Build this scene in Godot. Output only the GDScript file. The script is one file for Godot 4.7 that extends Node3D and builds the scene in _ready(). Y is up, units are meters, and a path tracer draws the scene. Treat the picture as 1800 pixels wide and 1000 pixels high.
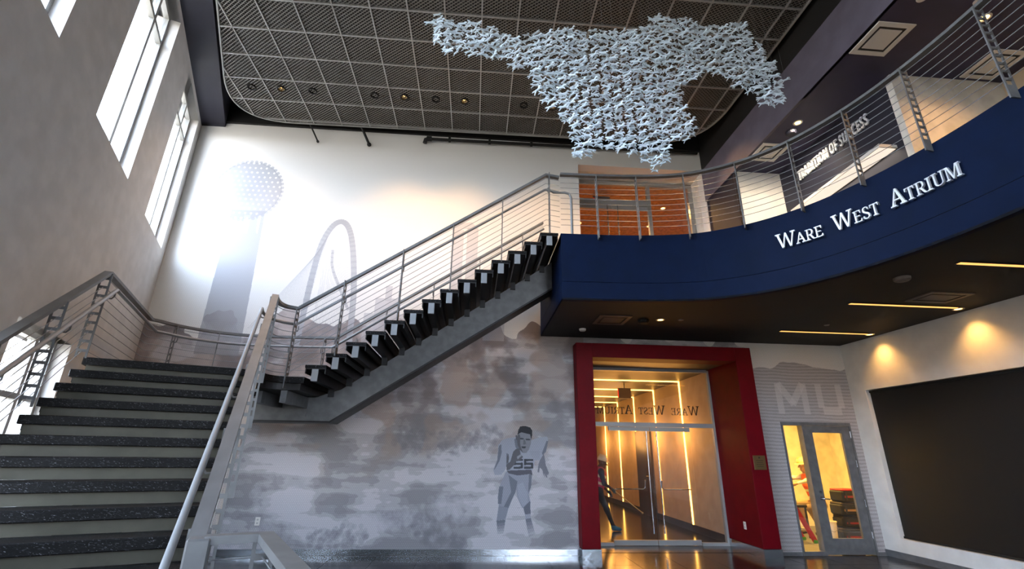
extends Node3D
# Atrium with a two-flight stair, curved balcony, mesh ceiling and a hanging sculpture. Units are metres, y up.

const FLOOR2 := 4.66          # upper floor / fascia top
const SOFFIT := 3.62          # underside of the balcony
const BACK := -8.5            # back wall plane
const LANDING := 2.44
const RISE := 0.16
const MESH_Y := 7.9
const RAIL := 0.94            # top rail above the nosing line

# left wall: corner on the back wall, direction towards the camera, inward normal
const LC := Vector3(-5.88, 0, -8.5)
const LU := Vector3(0.3845, 0, 0.9231)
const LN := Vector3(0.9231, 0, -0.3845)
# lower flight: left end of the landing nosing, direction down, direction across
const F0 := Vector3(-4.1, 0, -5.2)
const FD := Vector3(0.3663, 0, 0.9305)
const FQ := Vector3(0.9305, 0, -0.3663)
const RUN1 := 0.24
const FW := 1.62

# balcony edge in plan (x, z)
var edge := [Vector2(1.19, -6.25), Vector2(1.75, -6.235), Vector2(2.3, -6.2), Vector2(2.75, -6.14), Vector2(3.15, -6.04), Vector2(3.5, -5.86), Vector2(3.82, -5.62), Vector2(4.09, -5.32), Vector2(4.29, -5.0), Vector2(4.44, -4.66), Vector2(4.56, -4.28), Vector2(4.64, -3.9), Vector2(4.69, -3.5), Vector2(4.71, -3.1), Vector2(4.71, -2.4), Vector2(4.69, -1.2), Vector2(4.66, 0.5), Vector2(4.64, 4.0)]

var M := {}
var used := {}
var rng := RandomNumberGenerator.new()

# ---------------------------------------------------------------- mesh builder
class B:
	var v := PackedVector3Array()
	var n := PackedVector3Array()
	var uv := PackedVector2Array()
	var col := PackedColorArray()
	var c := Color.WHITE
	func tri(p: Vector3, q: Vector3, r: Vector3) -> void:   # counter-clockwise seen from outside
		var nn := (q - p).cross(r - p).normalized()
		v.append_array([p, r, q]); n.append_array([nn, nn, nn])
		uv.append_array([Vector2(p.x, p.y), Vector2(r.x, r.y), Vector2(q.x, q.y)])
		col.append_array([c, c, c])
	func tris(p: Vector3, q: Vector3, r: Vector3, np: Vector3, nq: Vector3, nr: Vector3) -> void:
		v.append_array([p, r, q]); n.append_array([np, nr, nq])
		uv.append_array([Vector2(p.x, p.y), Vector2(r.x, r.y), Vector2(q.x, q.y)])
		col.append_array([c, c, c])
	func quad(p: Vector3, q: Vector3, r: Vector3, s: Vector3) -> void:
		tri(p, q, r); tri(p, r, s)
	func box(ce: Vector3, s: Vector3, b := Basis()) -> void:
		var h := s * 0.5
		var P := []
		for i in 8:
			P.append(ce + b * Vector3(h.x * (1 if i & 1 else -1), h.y * (1 if i & 2 else -1), h.z * (1 if i & 4 else -1)))
		quad(P[4], P[5], P[7], P[6]); quad(P[1], P[0], P[2], P[3])
		quad(P[5], P[1], P[3], P[7]); quad(P[0], P[4], P[6], P[2])
		quad(P[6], P[7], P[3], P[2]); quad(P[0], P[1], P[5], P[4])
	func span(a: Vector3, b: Vector3) -> void:
		box((a + b) * 0.5, (b - a).abs())
	func cbox(ce: Vector3, s: Vector3, e := 0.01, b := Basis()) -> void:   # box with chamfered edges
		var h := s * 0.5
		var f := func(x, y, z): return ce + b * Vector3(x, y, z)
		for ax in 3:
			for sg in [-1.0, 1.0]:
				var u := (ax + 1) % 3
				var w := (ax + 2) % 3
				var P := []
				for k in [[-1, -1], [1, -1], [1, 1], [-1, 1]]:
					var p := Vector3.ZERO
					p[ax] = h[ax] * sg; p[u] = (h[u] - e) * k[0] * sg; p[w] = (h[w] - e) * k[1]
					P.append(f.call(p.x, p.y, p.z))
				quad(P[0], P[1], P[2], P[3])
				for sg2 in [-1.0, 1.0]:   # edge between ax side sg and u side sg2
					var q := []
					for k in [[0, -1], [1, -1], [1, 1], [0, 1]]:
						var p := Vector3.ZERO
						p[ax] = (h[ax] - (e if k[0] else 0.0)) * sg
						p[u] = (h[u] - (0.0 if k[0] else e)) * sg2
						p[w] = (h[w] - e) * k[1]
						q.append(f.call(p.x, p.y, p.z))
					if sg * sg2 > 0: quad(q[0], q[1], q[2], q[3])
					else: quad(q[3], q[2], q[1], q[0])
		for i in 8:
			var g := Vector3(1 if i & 1 else -1, 1 if i & 2 else -1, 1 if i & 4 else -1)
			var a: Vector3 = f.call(g.x * h.x, g.y * (h.y - e), g.z * (h.z - e))
			var bb: Vector3 = f.call(g.x * (h.x - e), g.y * h.y, g.z * (h.z - e))
			var cc: Vector3 = f.call(g.x * (h.x - e), g.y * (h.y - e), g.z * h.z)
			if g.x * g.y * g.z > 0: tri(a, bb, cc)
			else: tri(a, cc, bb)
	func tube(pts: Array, r: float, k := 6, cap := true) -> void:
		var rings := []
		var nrm := []
		var ref := Vector3.UP
		for i in pts.size():
			var t: Vector3 = (pts[mini(i + 1, pts.size() - 1)] - pts[maxi(i - 1, 0)]).normalized()
			if absf(t.dot(ref)) > 0.95: ref = Vector3.RIGHT if absf(t.x) < 0.9 else Vector3.BACK
			var x := t.cross(ref).normalized()
			var y := t.cross(x).normalized()
			ref = -y
			var ring := []
			var nr := []
			for j in k:
				var a := TAU * j / k
				var d := x * cos(a) + y * sin(a)
				ring.append(pts[i] + d * r); nr.append(d)
			rings.append(ring); nrm.append(nr)
		for i in pts.size() - 1:
			for j in k:
				var m := (j + 1) % k
				tris(rings[i][j], rings[i][m], rings[i + 1][m], nrm[i][j], nrm[i][m], nrm[i + 1][m])
				tris(rings[i][j], rings[i + 1][m], rings[i + 1][j], nrm[i][j], nrm[i + 1][m], nrm[i + 1][j])
		if cap:
			for j in range(1, k - 1):
				tri(rings[0][0], rings[0][j + 1], rings[0][j])
				tri(rings[-1][0], rings[-1][j], rings[-1][j + 1])
	func sweep(pts: Array, w: float, h: float) -> void:   # rectangular bar, mitred, section stays level across
		var rings := []
		for i in pts.size():
			var a: Vector3 = (pts[i] - pts[maxi(i - 1, 0)])
			var b: Vector3 = (pts[mini(i + 1, pts.size() - 1)] - pts[i])
			if i == 0: a = b
			if i == pts.size() - 1: b = a
			var sa := a.cross(Vector3.UP).normalized()
			var sb := b.cross(Vector3.UP).normalized()
			var s := (sa + sb).normalized()
			s /= maxf(s.dot(sa), 0.4)
			var t := (a.normalized() + b.normalized()).normalized()
			var up := s.cross(t).normalized()
			var o := []
			for k in [[-1, -1], [1, -1], [1, 1], [-1, 1]]:
				o.append(pts[i] + s * (w * 0.5 * k[0]) + up * (h * 0.5 * k[1]))
			rings.append(o)
		for i in rings.size() - 1:
			for j in 4:
				var m := (j + 1) % 4
				quad(rings[i][j], rings[i + 1][j], rings[i + 1][m], rings[i][m])
		quad(rings[0][0], rings[0][1], rings[0][2], rings[0][3])
		quad(rings[-1][3], rings[-1][2], rings[-1][1], rings[-1][0])
	func lathe(prof: Array, k: int, at := Vector3.ZERO, b := Basis()) -> void:   # profile of (radius, height), bottom to top
		for i in prof.size() - 1:
			for j in k:
				var a0 := TAU * j / k
				var a1 := TAU * (j + 1) / k
				var f := func(p, a): return at + b * Vector3(p.x * cos(a), p.y, -p.x * sin(a))
				if prof[i].x > 1e-5: tri(f.call(prof[i], a0), f.call(prof[i], a1), f.call(prof[i + 1], a1))
				if prof[i + 1].x > 1e-5: tri(f.call(prof[i], a0), f.call(prof[i + 1], a1), f.call(prof[i + 1], a0))
	func prism(poly: PackedVector2Array, t: Transform3D, depth: float) -> void:   # polygon in local x,y pushed along local z
		var p := poly.duplicate()
		if Geometry2D.is_polygon_clockwise(p): p.reverse()
		var ix := Geometry2D.triangulate_polygon(p)
		var f := func(q, z): return t * Vector3(q.x, q.y, z)
		for i in range(0, ix.size(), 3):
			var a := p[ix[i]]; var b := p[ix[i + 1]]; var d := p[ix[i + 2]]
			if (b - a).cross(d - a) < 0: var s := b; b = d; d = s
			tri(f.call(a, depth), f.call(b, depth), f.call(d, depth))
			tri(f.call(a, 0.0), f.call(d, 0.0), f.call(b, 0.0))
		for i in p.size():
			var a := p[i]; var b := p[(i + 1) % p.size()]
			quad(f.call(a, 0.0), f.call(b, 0.0), f.call(b, depth), f.call(a, depth))
	func mesh() -> ArrayMesh:
		var arr := []
		arr.resize(Mesh.ARRAY_MAX)
		arr[Mesh.ARRAY_VERTEX] = v; arr[Mesh.ARRAY_NORMAL] = n; arr[Mesh.ARRAY_TEX_UV] = uv; arr[Mesh.ARRAY_COLOR] = col
		var m := ArrayMesh.new()
		m.add_surface_from_arrays(Mesh.PRIMITIVE_TRIANGLES, arr)
		return m

# ---------------------------------------------------------------- scene helpers
func numbered(called: String) -> String:
	if not used.has(called):
		used[called] = 0
		return called
	used[called] += 1
	return "%s_%03d" % [called, used[called]]

func put(mesh: Mesh, m: Material, called: String, parent: Node = null) -> MeshInstance3D:
	var o := MeshInstance3D.new()
	o.mesh = mesh
	o.material_override = m
	if parent == null:
		o.name = numbered(called); add_child(o)
	else:
		o.name = called; parent.add_child(o, true)
	return o

func obj(b: B, m: Material, called: String, parent: Node = null) -> MeshInstance3D:
	return put(b.mesh(), m, called, parent)

func tag(o: Node, label: String, category: String, group := "") -> Node:
	o.set_meta("label", label); o.set_meta("category", category)
	if group: o.set_meta("group", group)
	return o

func struct(o: Node, label := "") -> Node:
	o.set_meta("kind", "structure")
	if label: o.set_meta("label", label)
	return o

func thing(called: String, label: String, category: String, at := Vector3.ZERO, turn := 0.0, group := "") -> Node3D:
	var o := Node3D.new()
	o.name = numbered(called); add_child(o)
	o.position = at; o.rotation.y = turn
	tag(o, label, category, group)
	return o

func mat(c: Color, rough := 0.6, metal := 0.0) -> StandardMaterial3D:
	var m := StandardMaterial3D.new()
	m.albedo_color = c; m.roughness = rough; m.metallic = metal
	return m

func glow(c: Color, e: float) -> StandardMaterial3D:
	var m := mat(c, 0.5)
	m.emission_enabled = true; m.emission = c; m.emission_energy_multiplier = e
	return m

func glass(c: Color, a: float) -> StandardMaterial3D:
	var m := mat(Color(c.r, c.g, c.b, a), 0.02)
	m.transparency = BaseMaterial3D.TRANSPARENCY_ALPHA
	return m

func omni(at: Vector3, c: Color, e: float, size := 0.1) -> void:
	var l := OmniLight3D.new()
	l.position = at; l.light_color = c; l.light_energy = e; l.light_size = size
	l.omni_range = 30.0; l.omni_attenuation = 2.0; l.shadow_enabled = true
	l.name = "lamp_light"; add_child(l, true)

func spot(at: Vector3, to: Vector3, c: Color, e: float, ang: float, size := 0.05) -> void:
	var l := SpotLight3D.new()
	l.light_color = c; l.light_energy = e; l.spot_angle = ang; l.light_size = size
	l.spot_range = 30.0; l.spot_attenuation = 2.0; l.shadow_enabled = true; l.spot_angle_attenuation = 1.5
	l.name = "spot_light"; add_child(l, true)
	var up := Vector3.FORWARD if absf((to - at).normalized().y) > 0.98 else Vector3.UP
	l.look_at_from_position(at, to, up)

func noise_tex(ramp: Array, freq: float, size := 512, sd := 1, oct := 4, normal := false) -> NoiseTexture2D:
	var f := FastNoiseLite.new()
	f.seed = sd; f.frequency = freq; f.fractal_octaves = oct
	var t := NoiseTexture2D.new()
	t.width = size; t.height = size; t.seamless = true; t.noise = f
	if normal: t.as_normal_map = true; t.bump_strength = 2.0
	if ramp:
		var g := Gradient.new()
		g.offsets = PackedFloat32Array(ramp[0]); g.colors = PackedColorArray(ramp[1])
		t.color_ramp = g
	return t

func paint(c: Color, rough: float, spread := 0.05, sc := 0.5, metal := 0.0) -> StandardMaterial3D:   # paint with a faint mottle
	var m := mat(Color.WHITE, rough, metal)
	var d := Color(c.r * (1 - spread), c.g * (1 - spread), c.b * (1 - spread))
	var l := Color(minf(c.r * (1 + spread), 1), minf(c.g * (1 + spread), 1), minf(c.b * (1 + spread), 1))
	m.albedo_texture = noise_tex([[0.25, 0.75], [d, l]], 0.02, 256, int(c.r * 900 + c.b * 77), 5)
	m.uv1_triplanar = true; m.uv1_world_triplanar = true; m.uv1_scale = Vector3.ONE * sc
	return m

func granite() -> StandardMaterial3D:
	var s := 512
	var im := Image.create(s, s, false, Image.FORMAT_RGB8)
	im.fill(Color(0.02, 0.021, 0.026))
	var r := RandomNumberGenerator.new()
	r.seed = 11
	for i in 20000:
		var g := r.randf()
		var c := Color(0.06, 0.06, 0.07).lerp(Color(0.66, 0.67, 0.70), g * g * g * g * g)
		var x := r.randi() % s
		var y := r.randi() % s
		var len := 1 + r.randi() % 4
		for k in len:
			im.set_pixel((x + k) % s, (y + k / 2) % s, c)
	var m := mat(Color.WHITE, 0.55)
	m.albedo_texture = ImageTexture.create_from_image(im)
	m.metallic_specular = 0.3
	m.uv1_triplanar = true; m.uv1_world_triplanar = true; m.uv1_scale = Vector3.ONE * 0.75
	return m

func materials() -> void:
	M.cream = paint(Color(0.80, 0.78, 0.74), 0.75)
	M.left = paint(Color(0.80, 0.785, 0.77), 0.8, 0.03)
	M.white = paint(Color(0.86, 0.85, 0.83), 0.7, 0.02)
	M.reveal = paint(Color(0.88, 0.88, 0.87), 0.7, 0.02)
	M.navy = paint(Color(0.028, 0.088, 0.195), 0.62, 0.06)
	M.navy_dark = paint(Color(0.085, 0.085, 0.145), 0.6, 0.05)
	M.plum = paint(Color(0.36, 0.34, 0.39), 0.6, 0.04)
	M.blue_ceiling = paint(Color(0.19, 0.18, 0.29), 0.6, 0.04)
	M.black = paint(Color(0.035, 0.034, 0.036), 0.7, 0.1)
	M.soffit = paint(Color(0.04, 0.037, 0.038), 0.75, 0.1)
	M.red = paint(Color(0.39, 0.006, 0.055), 0.55, 0.04)
	M.navy.metallic_specular = 0.22; M.red.metallic_specular = 0.25
	M.steel = mat(Color(0.52, 0.53, 0.54), 0.42, 0.15)
	M.stair = paint(Color(0.40, 0.405, 0.41), 0.45, 0.06, 1.0, 0.12)
	M.stairdark = paint(Color(0.13, 0.13, 0.135), 0.5, 0.08, 1.0, 0.2)
	M.riser = paint(Color(0.27, 0.265, 0.225), 0.5, 0.06, 1.0, 0.25)
	M.alu = mat(Color(0.62, 0.62, 0.61), 0.4, 0.3)
	M.brushed = mat(Color(0.74, 0.76, 0.78), 0.22, 1.0)
	M.brushed.normal_enabled = true
	M.brushed.normal_texture = noise_tex([], 0.05, 256, 5, 3, true)
	M.brushed.normal_scale = 0.15
	M.brushed.uv1_triplanar = true; M.brushed.uv1_world_triplanar = true; M.brushed.uv1_scale = Vector3(0.4, 4, 0.4)
	M.cable = mat(Color(0.50, 0.51, 0.52), 0.4, 0.3)
	M.granite = granite()
	M.mesh = mat(Color(0.46, 0.45, 0.43), 0.45, 0.35)
	M.grid = mat(Color(0.60, 0.60, 0.59), 0.4, 0.3)
	M.pane = glass(Color(0.35, 0.38, 0.38), 0.05)
	M.floor = paint(Color(0.105, 0.10, 0.105), 0.16, 0.12, 0.9)
	M.letter = mat(Color(0.86, 0.88, 0.90), 0.3, 0.3)
	M.figure = mat(Color(0.80, 0.86, 0.90), 0.45)
	M.figure.backlight_enabled = true
	M.figure.backlight = Color(0.25, 0.28, 0.3)
	M.wood = paint(Color(0.60, 0.45, 0.28), 0.4, 0.12, 1.5)
	M.darkwood = paint(Color(0.12, 0.085, 0.06), 0.45, 0.15, 1.2)
	M.tan = paint(Color(0.74, 0.66, 0.55), 0.65, 0.03)
	M.screen = paint(Color(0.035, 0.033, 0.031), 0.55, 0.08)
	M.diffuser = mat(Color(0.86, 0.84, 0.81), 0.5)
	M.led = glow(Color(1.0, 0.74, 0.34), 8.0)
	M.bulb = glow(Color(1.0, 0.78, 0.42), 9.0)
	M.linear = glow(Color(1.0, 0.74, 0.40), 1.3)

# ---------------------------------------------------------------- shell pieces
func slab_with_holes(x0: float, x1: float, y0: float, y1: float, holes: Array, thick: float, t: Transform3D) -> B:   # a wall in local x,y; front face at local z 0, body behind
	var xs := [x0, x1]
	var ys := [y0, y1]
	for h in holes:
		xs.append_array([h.position.x, h.end.x]); ys.append_array([h.position.y, h.end.y])
	xs.sort(); ys.sort()
	var b := B.new()
	var solid := func(i, j):
		if i < 0 or j < 0 or i >= xs.size() - 1 or j >= ys.size() - 1: return false
		var p := Vector2((xs[i] + xs[i + 1]) * 0.5, (ys[j] + ys[j + 1]) * 0.5)
		if p.x < x0 or p.x > x1 or p.y < y0 or p.y > y1: return false
		for h in holes:
			if h.has_point(p): return false
		return true
	for i in xs.size() - 1:
		for j in ys.size() - 1:
			if xs[i + 1] - xs[i] < 1e-4 or ys[j + 1] - ys[j] < 1e-4 or not solid.call(i, j): continue
			var a := Vector3(xs[i], ys[j], 0); var c := Vector3(xs[i + 1], ys[j + 1], 0); var z := Vector3(0, 0, -thick)
			var p00: Vector3 = t * a; var p10: Vector3 = t * Vector3(c.x, a.y, 0); var p11: Vector3 = t * c; var p01: Vector3 = t * Vector3(a.x, c.y, 0)
			var k := t.basis * z
			b.quad(p00, p10, p11, p01); b.quad(p10 + k, p00 + k, p01 + k, p11 + k)
			if not solid.call(i + 1, j): b.quad(p10, p10 + k, p11 + k, p11)
			if not solid.call(i - 1, j): b.quad(p00 + k, p00, p01, p01 + k)
			if not solid.call(i, j + 1): b.quad(p01, p11, p11 + k, p01 + k)
			if not solid.call(i, j - 1): b.quad(p00 + k, p10 + k, p10, p00)
	return b

func wall_box(called: String, a: Vector3, c: Vector3, m: Material, label := "") -> MeshInstance3D:
	var b := B.new()
	b.span(a, c)
	var o := obj(b, m, called)
	struct(o, label)
	return o

func arc_on(pts: Array, d: float) -> Array:   # point and tangent at arc length d of a 2D polyline
	for i in pts.size() - 1:
		var l: float = pts[i].distance_to(pts[i + 1])
		if d <= l or i == pts.size() - 2: return [pts[i].lerp(pts[i + 1], d / l), (pts[i + 1] - pts[i]).normalized()]
		d -= l
	return []

func smooth2(pts: Array, per := 4) -> Array:   # Catmull-Rom
	var o := []
	for i in pts.size() - 1:
		var p0: Vector2 = pts[maxi(i - 1, 0)]
		var p3: Vector2 = pts[mini(i + 2, pts.size() - 1)]
		for k in per: o.append(pts[i].cubic_interpolate(pts[i + 1], p0, p3, float(k) / per))
	o.append(pts[-1])
	return o

# ---------------------------------------------------------------- the printed wall
var mural_w := 2048
var mural_h := 1412
var mural_px: PackedByteArray
const MX0 := -5.88
const MX1 := 7.11
const MY1 := 8.956   # 2048 / 12.99 * 8.956 = 1412

func mp(x: float, y: float) -> Vector2:
	return Vector2((x - MX0) / (MX1 - MX0) * mural_w, (MY1 - y) / MY1 * mural_h)

func blend(ix: int, iy: int, c: Color, a: float) -> void:
	if ix < 0 or iy < 0 or ix >= mural_w or iy >= mural_h: return
	var o := (iy * mural_w + ix) * 3
	mural_px[o] = int(lerpf(mural_px[o], c.r * 255.0, a))
	mural_px[o + 1] = int(lerpf(mural_px[o + 1], c.g * 255.0, a))
	mural_px[o + 2] = int(lerpf(mural_px[o + 2], c.b * 255.0, a))

func fill(poly: Array, c: Color, a := 1.0) -> void:   # polygon in wall metres
	var p := PackedVector2Array()
	for q in poly: p.append(mp(q.x, q.y))
	var lo := p[0]; var hi := p[0]
	for q in p: lo = lo.min(q); hi = hi.max(q)
	for iy in range(int(lo.y), int(hi.y) + 1):
		for ix in range(int(lo.x), int(hi.x) + 1):
			if Geometry2D.is_point_in_polygon(Vector2(ix + 0.5, iy + 0.5), p): blend(ix, iy, c, a)

func stroke(pts: Array, w: float, c: Color, a := 1.0) -> void:
	for i in pts.size() - 1:
		var d: Vector2 = (pts[i + 1] - pts[i]).normalized()
		var s := Vector2(-d.y, d.x) * w * 0.5
		var e := d * w * 0.2
		fill([pts[i] + s - e, pts[i + 1] + s + e, pts[i + 1] - s + e, pts[i] - s - e], c, a)

func disc(x: float, y: float, r: float, c: Color, a := 1.0) -> void:
	var p := []
	for i in 14: p.append(Vector2(x + r * cos(TAU * i / 14), y + r * sin(TAU * i / 14)))
	fill(p, c, a)

func player_poly(z: Array) -> Array:   # sketch units (4.35 per photo pixel) to wall metres
	var o := []
	for i in range(0, z.size(), 2): o.append(Vector2(0.893 + (z[i] / 4.35 - 82.0) * 0.0089, 1.987 - (z[i + 1] / 4.35 - 20.0) * 0.0089))
	return o

func mural() -> StandardMaterial3D:
	mural_px = PackedByteArray()
	mural_px.resize(mural_w * mural_h * 3)
	var f := FastNoiseLite.new()
	f.seed = 4; f.frequency = 0.0045; f.fractal_octaves = 5
	var n1 := f.get_image(mural_w, mural_h, false, false, false).get_data()
	f.seed = 9; f.frequency = 0.006; f.fractal_octaves = 3
	var n2 := f.get_image(mural_w, mural_h, false, false, false).get_data()
	f.seed = 21; f.frequency = 0.012; f.fractal_octaves = 4
	var n3 := f.get_image(mural_w / 4, mural_h * 2, false, false, false).get_data()
	var sky := Color(0.84, 0.83, 0.81)
	for iy in mural_h:
		var y := MY1 * (1.0 - (iy + 0.5) / mural_h)
		for ix in mural_w:
			var o := iy * mural_w + ix
			var x := MX0 + (MX1 - MX0) * (ix + 0.5) / mural_w
			var v := n1[o] / 255.0
			var w := n2[o] / 255.0
			var c := sky
			# the printed panorama below: pale ground, darker tree shapes, a tan passage
			var lim := 3.75 + (w - 0.5) * 1.2
			if x > 5.2: lim = 3.2 + (w - 0.5) * 0.25
			if y < lim:
				c = Color(0.67, 0.655, 0.665)
				var hz := n3[mini(iy * 2, mural_h * 2 - 1) * (mural_w / 4) + ix / 4] / 255.0
				var vv := v * 0.62 + hz * 0.38
				c = c.lerp(Color(0.56, 0.55, 0.56), smoothstep(0.505, 0.53, vv) * 0.75)
				c = c.lerp(Color(0.50, 0.49, 0.50), smoothstep(0.575, 0.59, vv) * 0.5)
				c = c.lerp(Color(0.76, 0.745, 0.76), smoothstep(0.455, 0.43, vv) * 0.8)
				var tanp := smoothstep(0.44, 0.54, w) * smoothstep(1.2, 2.0, y + (v - 0.5) * 2.0)
				if x < 2.0: c = c.lerp(Color(0.62, 0.55, 0.51), tanp * 0.6)
				if x < 2.0: c = c.lerp(Color(0.42, 0.385, 0.39), smoothstep(2.0, 2.8, y + (v - 0.5) * 1.5) * smoothstep(0.42, 0.60, v) * 0.55)
				if x > 5.1:
					c = Color(0.68, 0.66, 0.66) if sin(y * 105.0 + w * 5.0) > -0.1 else Color(0.60, 0.585, 0.585)
			o *= 3
			mural_px[o] = int(c.r * 255); mural_px[o + 1] = int(c.g * 255); mural_px[o + 2] = int(c.b * 255)
	# skyline print on the upper wall
	var g := Color(0.56, 0.56, 0.575)
	var ball := Vector2(-4.665, 6.40)
	fill([Vector2(-4.87, 5.95), Vector2(-4.24, 5.95), Vector2(-4.17, 3.1), Vector2(-4.93, 3.1)], g, 0.75)
	for q in [[-4.62, -4.5], [-4.36, -4.30]]:
		fill([Vector2(q[0], 5.85), Vector2(q[1], 5.85), Vector2(q[1], 5.45), Vector2(q[0] + 0.03, 5.5)], sky, 0.8)
	for i in 9:
		stroke([ball + Vector2(0, -0.1), ball + Vector2.from_angle(TAU * i / 9) * 0.3], 0.35, g, 0.1)
	disc(ball.x, ball.y, 0.66, g, 0.8)
	for i in 46:
		disc(ball.x + 0.66 * cos(TAU * i / 46), ball.y + 0.66 * sin(TAU * i / 46), 0.035, g, 0.7)
	for r in range(-6, 7):
		for q in range(-7, 8):
			var p := Vector2(q * 0.105 + (0.052 if r % 2 else 0.0), r * 0.1)
			if p.length() < 0.61:
				var k := p * (1.0 + 0.06 * p.length())
				disc(ball.x + k.x, ball.y + k.y, 0.021, Color(0.86, 0.85, 0.82), 0.85)
	var arch := [Vector2(-3.22, 3.3), Vector2(-3.18, 4.02), Vector2(-3.14, 4.69), Vector2(-3.07, 5.29), Vector2(-2.93, 5.67), Vector2(-2.77, 5.80), Vector2(-2.62, 5.7), Vector2(-2.5, 5.38), Vector2(-2.4, 4.84), Vector2(-2.33, 4.2), Vector2(-2.3, 3.3)]
	stroke(smooth2(arch, 5), 0.11, Color(0.62, 0.62, 0.635), 0.85)
	stroke(smooth2([Vector2(-2.84, 5.18), Vector2(-2.8, 4.83), Vector2(-2.6, 4.4), Vector2(-2.4, 4.0)], 4), 0.05, g, 0.5)
	for i in 26:
		var t := i / 25.0
		stroke([Vector2(-3.12 + 0.15 * t, 5.1 - t * 0.1 + 0.5 * t), Vector2(-4.1 + 0.9 * t, 3.6)], 0.010, g, 0.35)
		stroke([Vector2(-2.95 + 0.4 * t, 5.6 - 0.3 * absf(t - 0.4)), Vector2(-3.0 + 0.75 * t, 3.6)], 0.010, g, 0.3)
	# low towers behind the stair
	for q in [[-0.58, -0.34, 3.6, 5.75], [-0.28, -0.06, 3.6, 5.80], [-1.92, -1.45, 3.5, 4.25], [-1.75, -1.63, 4.2, 4.5], [-2.1, -1.3, 3.4, 3.95], [0.1, 0.5, 3.5, 4.6]]:
		fill([Vector2(q[0], q[2]), Vector2(q[1], q[2]), Vector2(q[1], q[3]), Vector2(q[0], q[3])], Color(0.66, 0.65, 0.66), 0.6)
	fill([Vector2(-0.6, 5.75), Vector2(-0.4, 5.9), Vector2(-0.2, 5.93), Vector2(-0.05, 5.78)], Color(0.66, 0.65, 0.66), 0.5)
	# pale passages and trees of the lower print
	var pale := Color(0.76, 0.745, 0.765)
	var dark := Color(0.47, 0.46, 0.48)
	var pr := RandomNumberGenerator.new()
	pr.seed = 31
	for q in [[0.5, 1.28, 0.5, 0.16], [0.95, 1.3, 0.4, 0.2], [-0.6, 0.55, 0.45, 0.3], [-0.25, 0.7, 0.3, 0.25], [-1.9, 0.42, 0.7, 0.12], [-1.3, 0.5, 0.4, 0.15], [-3.0, 0.9, 0.5, 0.4], [-2.9, 0.3, 0.6, 0.2]]:
		for k in 60:
			var a := pr.randf() * TAU
			var m := sqrt(pr.randf())
			disc(q[0] + q[2] * m * cos(a), q[1] + q[3] * m * sin(a), 0.03 + 0.07 * pr.randf(), pale, 0.14)
	for q in [[-0.75, 0.42, 0.25], [-0.55, 0.22, 0.2], [-1.9, 0.25, 0.3], [-2.3, 0.2, 0.25], [-0.2, 0.2, 0.16], [-1.1, 1.75, 0.3], [-0.75, 1.7, 0.35], [-0.3, 1.72, 0.32], [0.2, 1.8, 0.3]]:
		for k in 70:
			var a := pr.randf() * TAU
			var m := sqrt(pr.randf())
			disc(q[0] + q[2] * m * cos(a), q[1] + q[2] * 0.7 * m * sin(a), 0.015 + 0.05 * pr.randf(), dark, 0.16)
	# the running ball player, number 55, grey print
	var jer := Color(0.60, 0.61, 0.65); var shade := Color(0.43, 0.44, 0.48); var drk := Color(0.22, 0.225, 0.25); var skin := Color(0.36, 0.36, 0.38)
	fill(player_poly([490, 345, 522, 305, 532, 350, 537, 390, 562, 450, 556, 470, 545, 462, 550, 490, 538, 485, 525, 455, 527, 485, 515, 460, 508, 430, 487, 410, 480, 450, 468, 445, 475, 390]), Color(0.45, 0.45, 0.48))
	fill(player_poly([205, 445, 422, 435, 416, 540, 395, 620, 410, 680, 380, 715, 340, 718, 300, 640, 290, 580, 230, 720, 150, 700, 140, 640, 160, 540]), Color(0.56, 0.57, 0.61))
	fill(player_poly([225, 470, 300, 520, 285, 600, 228, 718, 190, 712, 250, 600]), shade)
	fill(player_poly([150, 560, 185, 560, 170, 690, 145, 690, 142, 640]), shade)
	fill(player_poly([395, 470, 420, 450, 414, 560, 390, 610]), shade)
	fill(player_poly([300, 545, 345, 525, 385, 610, 385, 690, 345, 705, 310, 640]), jer)
	fill(player_poly([150, 700, 230, 718, 207, 800, 135, 812]), Color(0.52, 0.53, 0.57))
	for k in 5:
		fill(player_poly([135 + k * 2, 812 + k * 19, 207 - k * 3, 802 + k * 20, 204 - k * 3, 823 + k * 20, 137 + k * 2, 832 + k * 19]), Color(0.40, 0.41, 0.45), 0.9 - k * 0.17)
	fill(player_poly([350, 715, 405, 665, 410, 765, 365, 770]), Color(0.40, 0.41, 0.45))
	fill(player_poly([363, 765, 410, 760, 411, 792, 368, 798]), jer)
	for k in 5:
		fill(player_poly([368 + k * 5.4, 798 + k * 26, 412 + k * 7.2, 792 + k * 23, 419 + k * 7.2, 815 + k * 23, 373 + k * 5.4, 824 + k * 26]), Color(0.42, 0.43, 0.47), 0.9 - k * 0.17)
	fill(player_poly([165, 200, 215, 182, 285, 172, 300, 240, 345, 300, 395, 270, 415, 195, 480, 172, 552, 165, 560, 200, 540, 280, 515, 310, 490, 352, 445, 357, 438, 400, 420, 440, 410, 462, 300, 470, 225, 452, 205, 400, 212, 345, 200, 430, 165, 470, 112, 472, 98, 432, 130, 355, 135, 240]), jer)
	fill(player_poly([140, 245, 160, 230, 165, 300, 150, 360, 115, 420, 102, 440, 130, 355]), shade)
	fill(player_poly([205, 300, 225, 310, 222, 420, 205, 400]), shade)
	fill(player_poly([270, 190, 290, 180, 302, 245, 330, 300, 300, 280, 280, 250]), shade)
	fill(player_poly([400, 280, 485, 280, 490, 345, 445, 355, 420, 330]), Color(0.58, 0.59, 0.63))
	fill(player_poly([545, 200, 560, 200, 540, 285, 515, 312, 505, 300]), shade)
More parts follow.
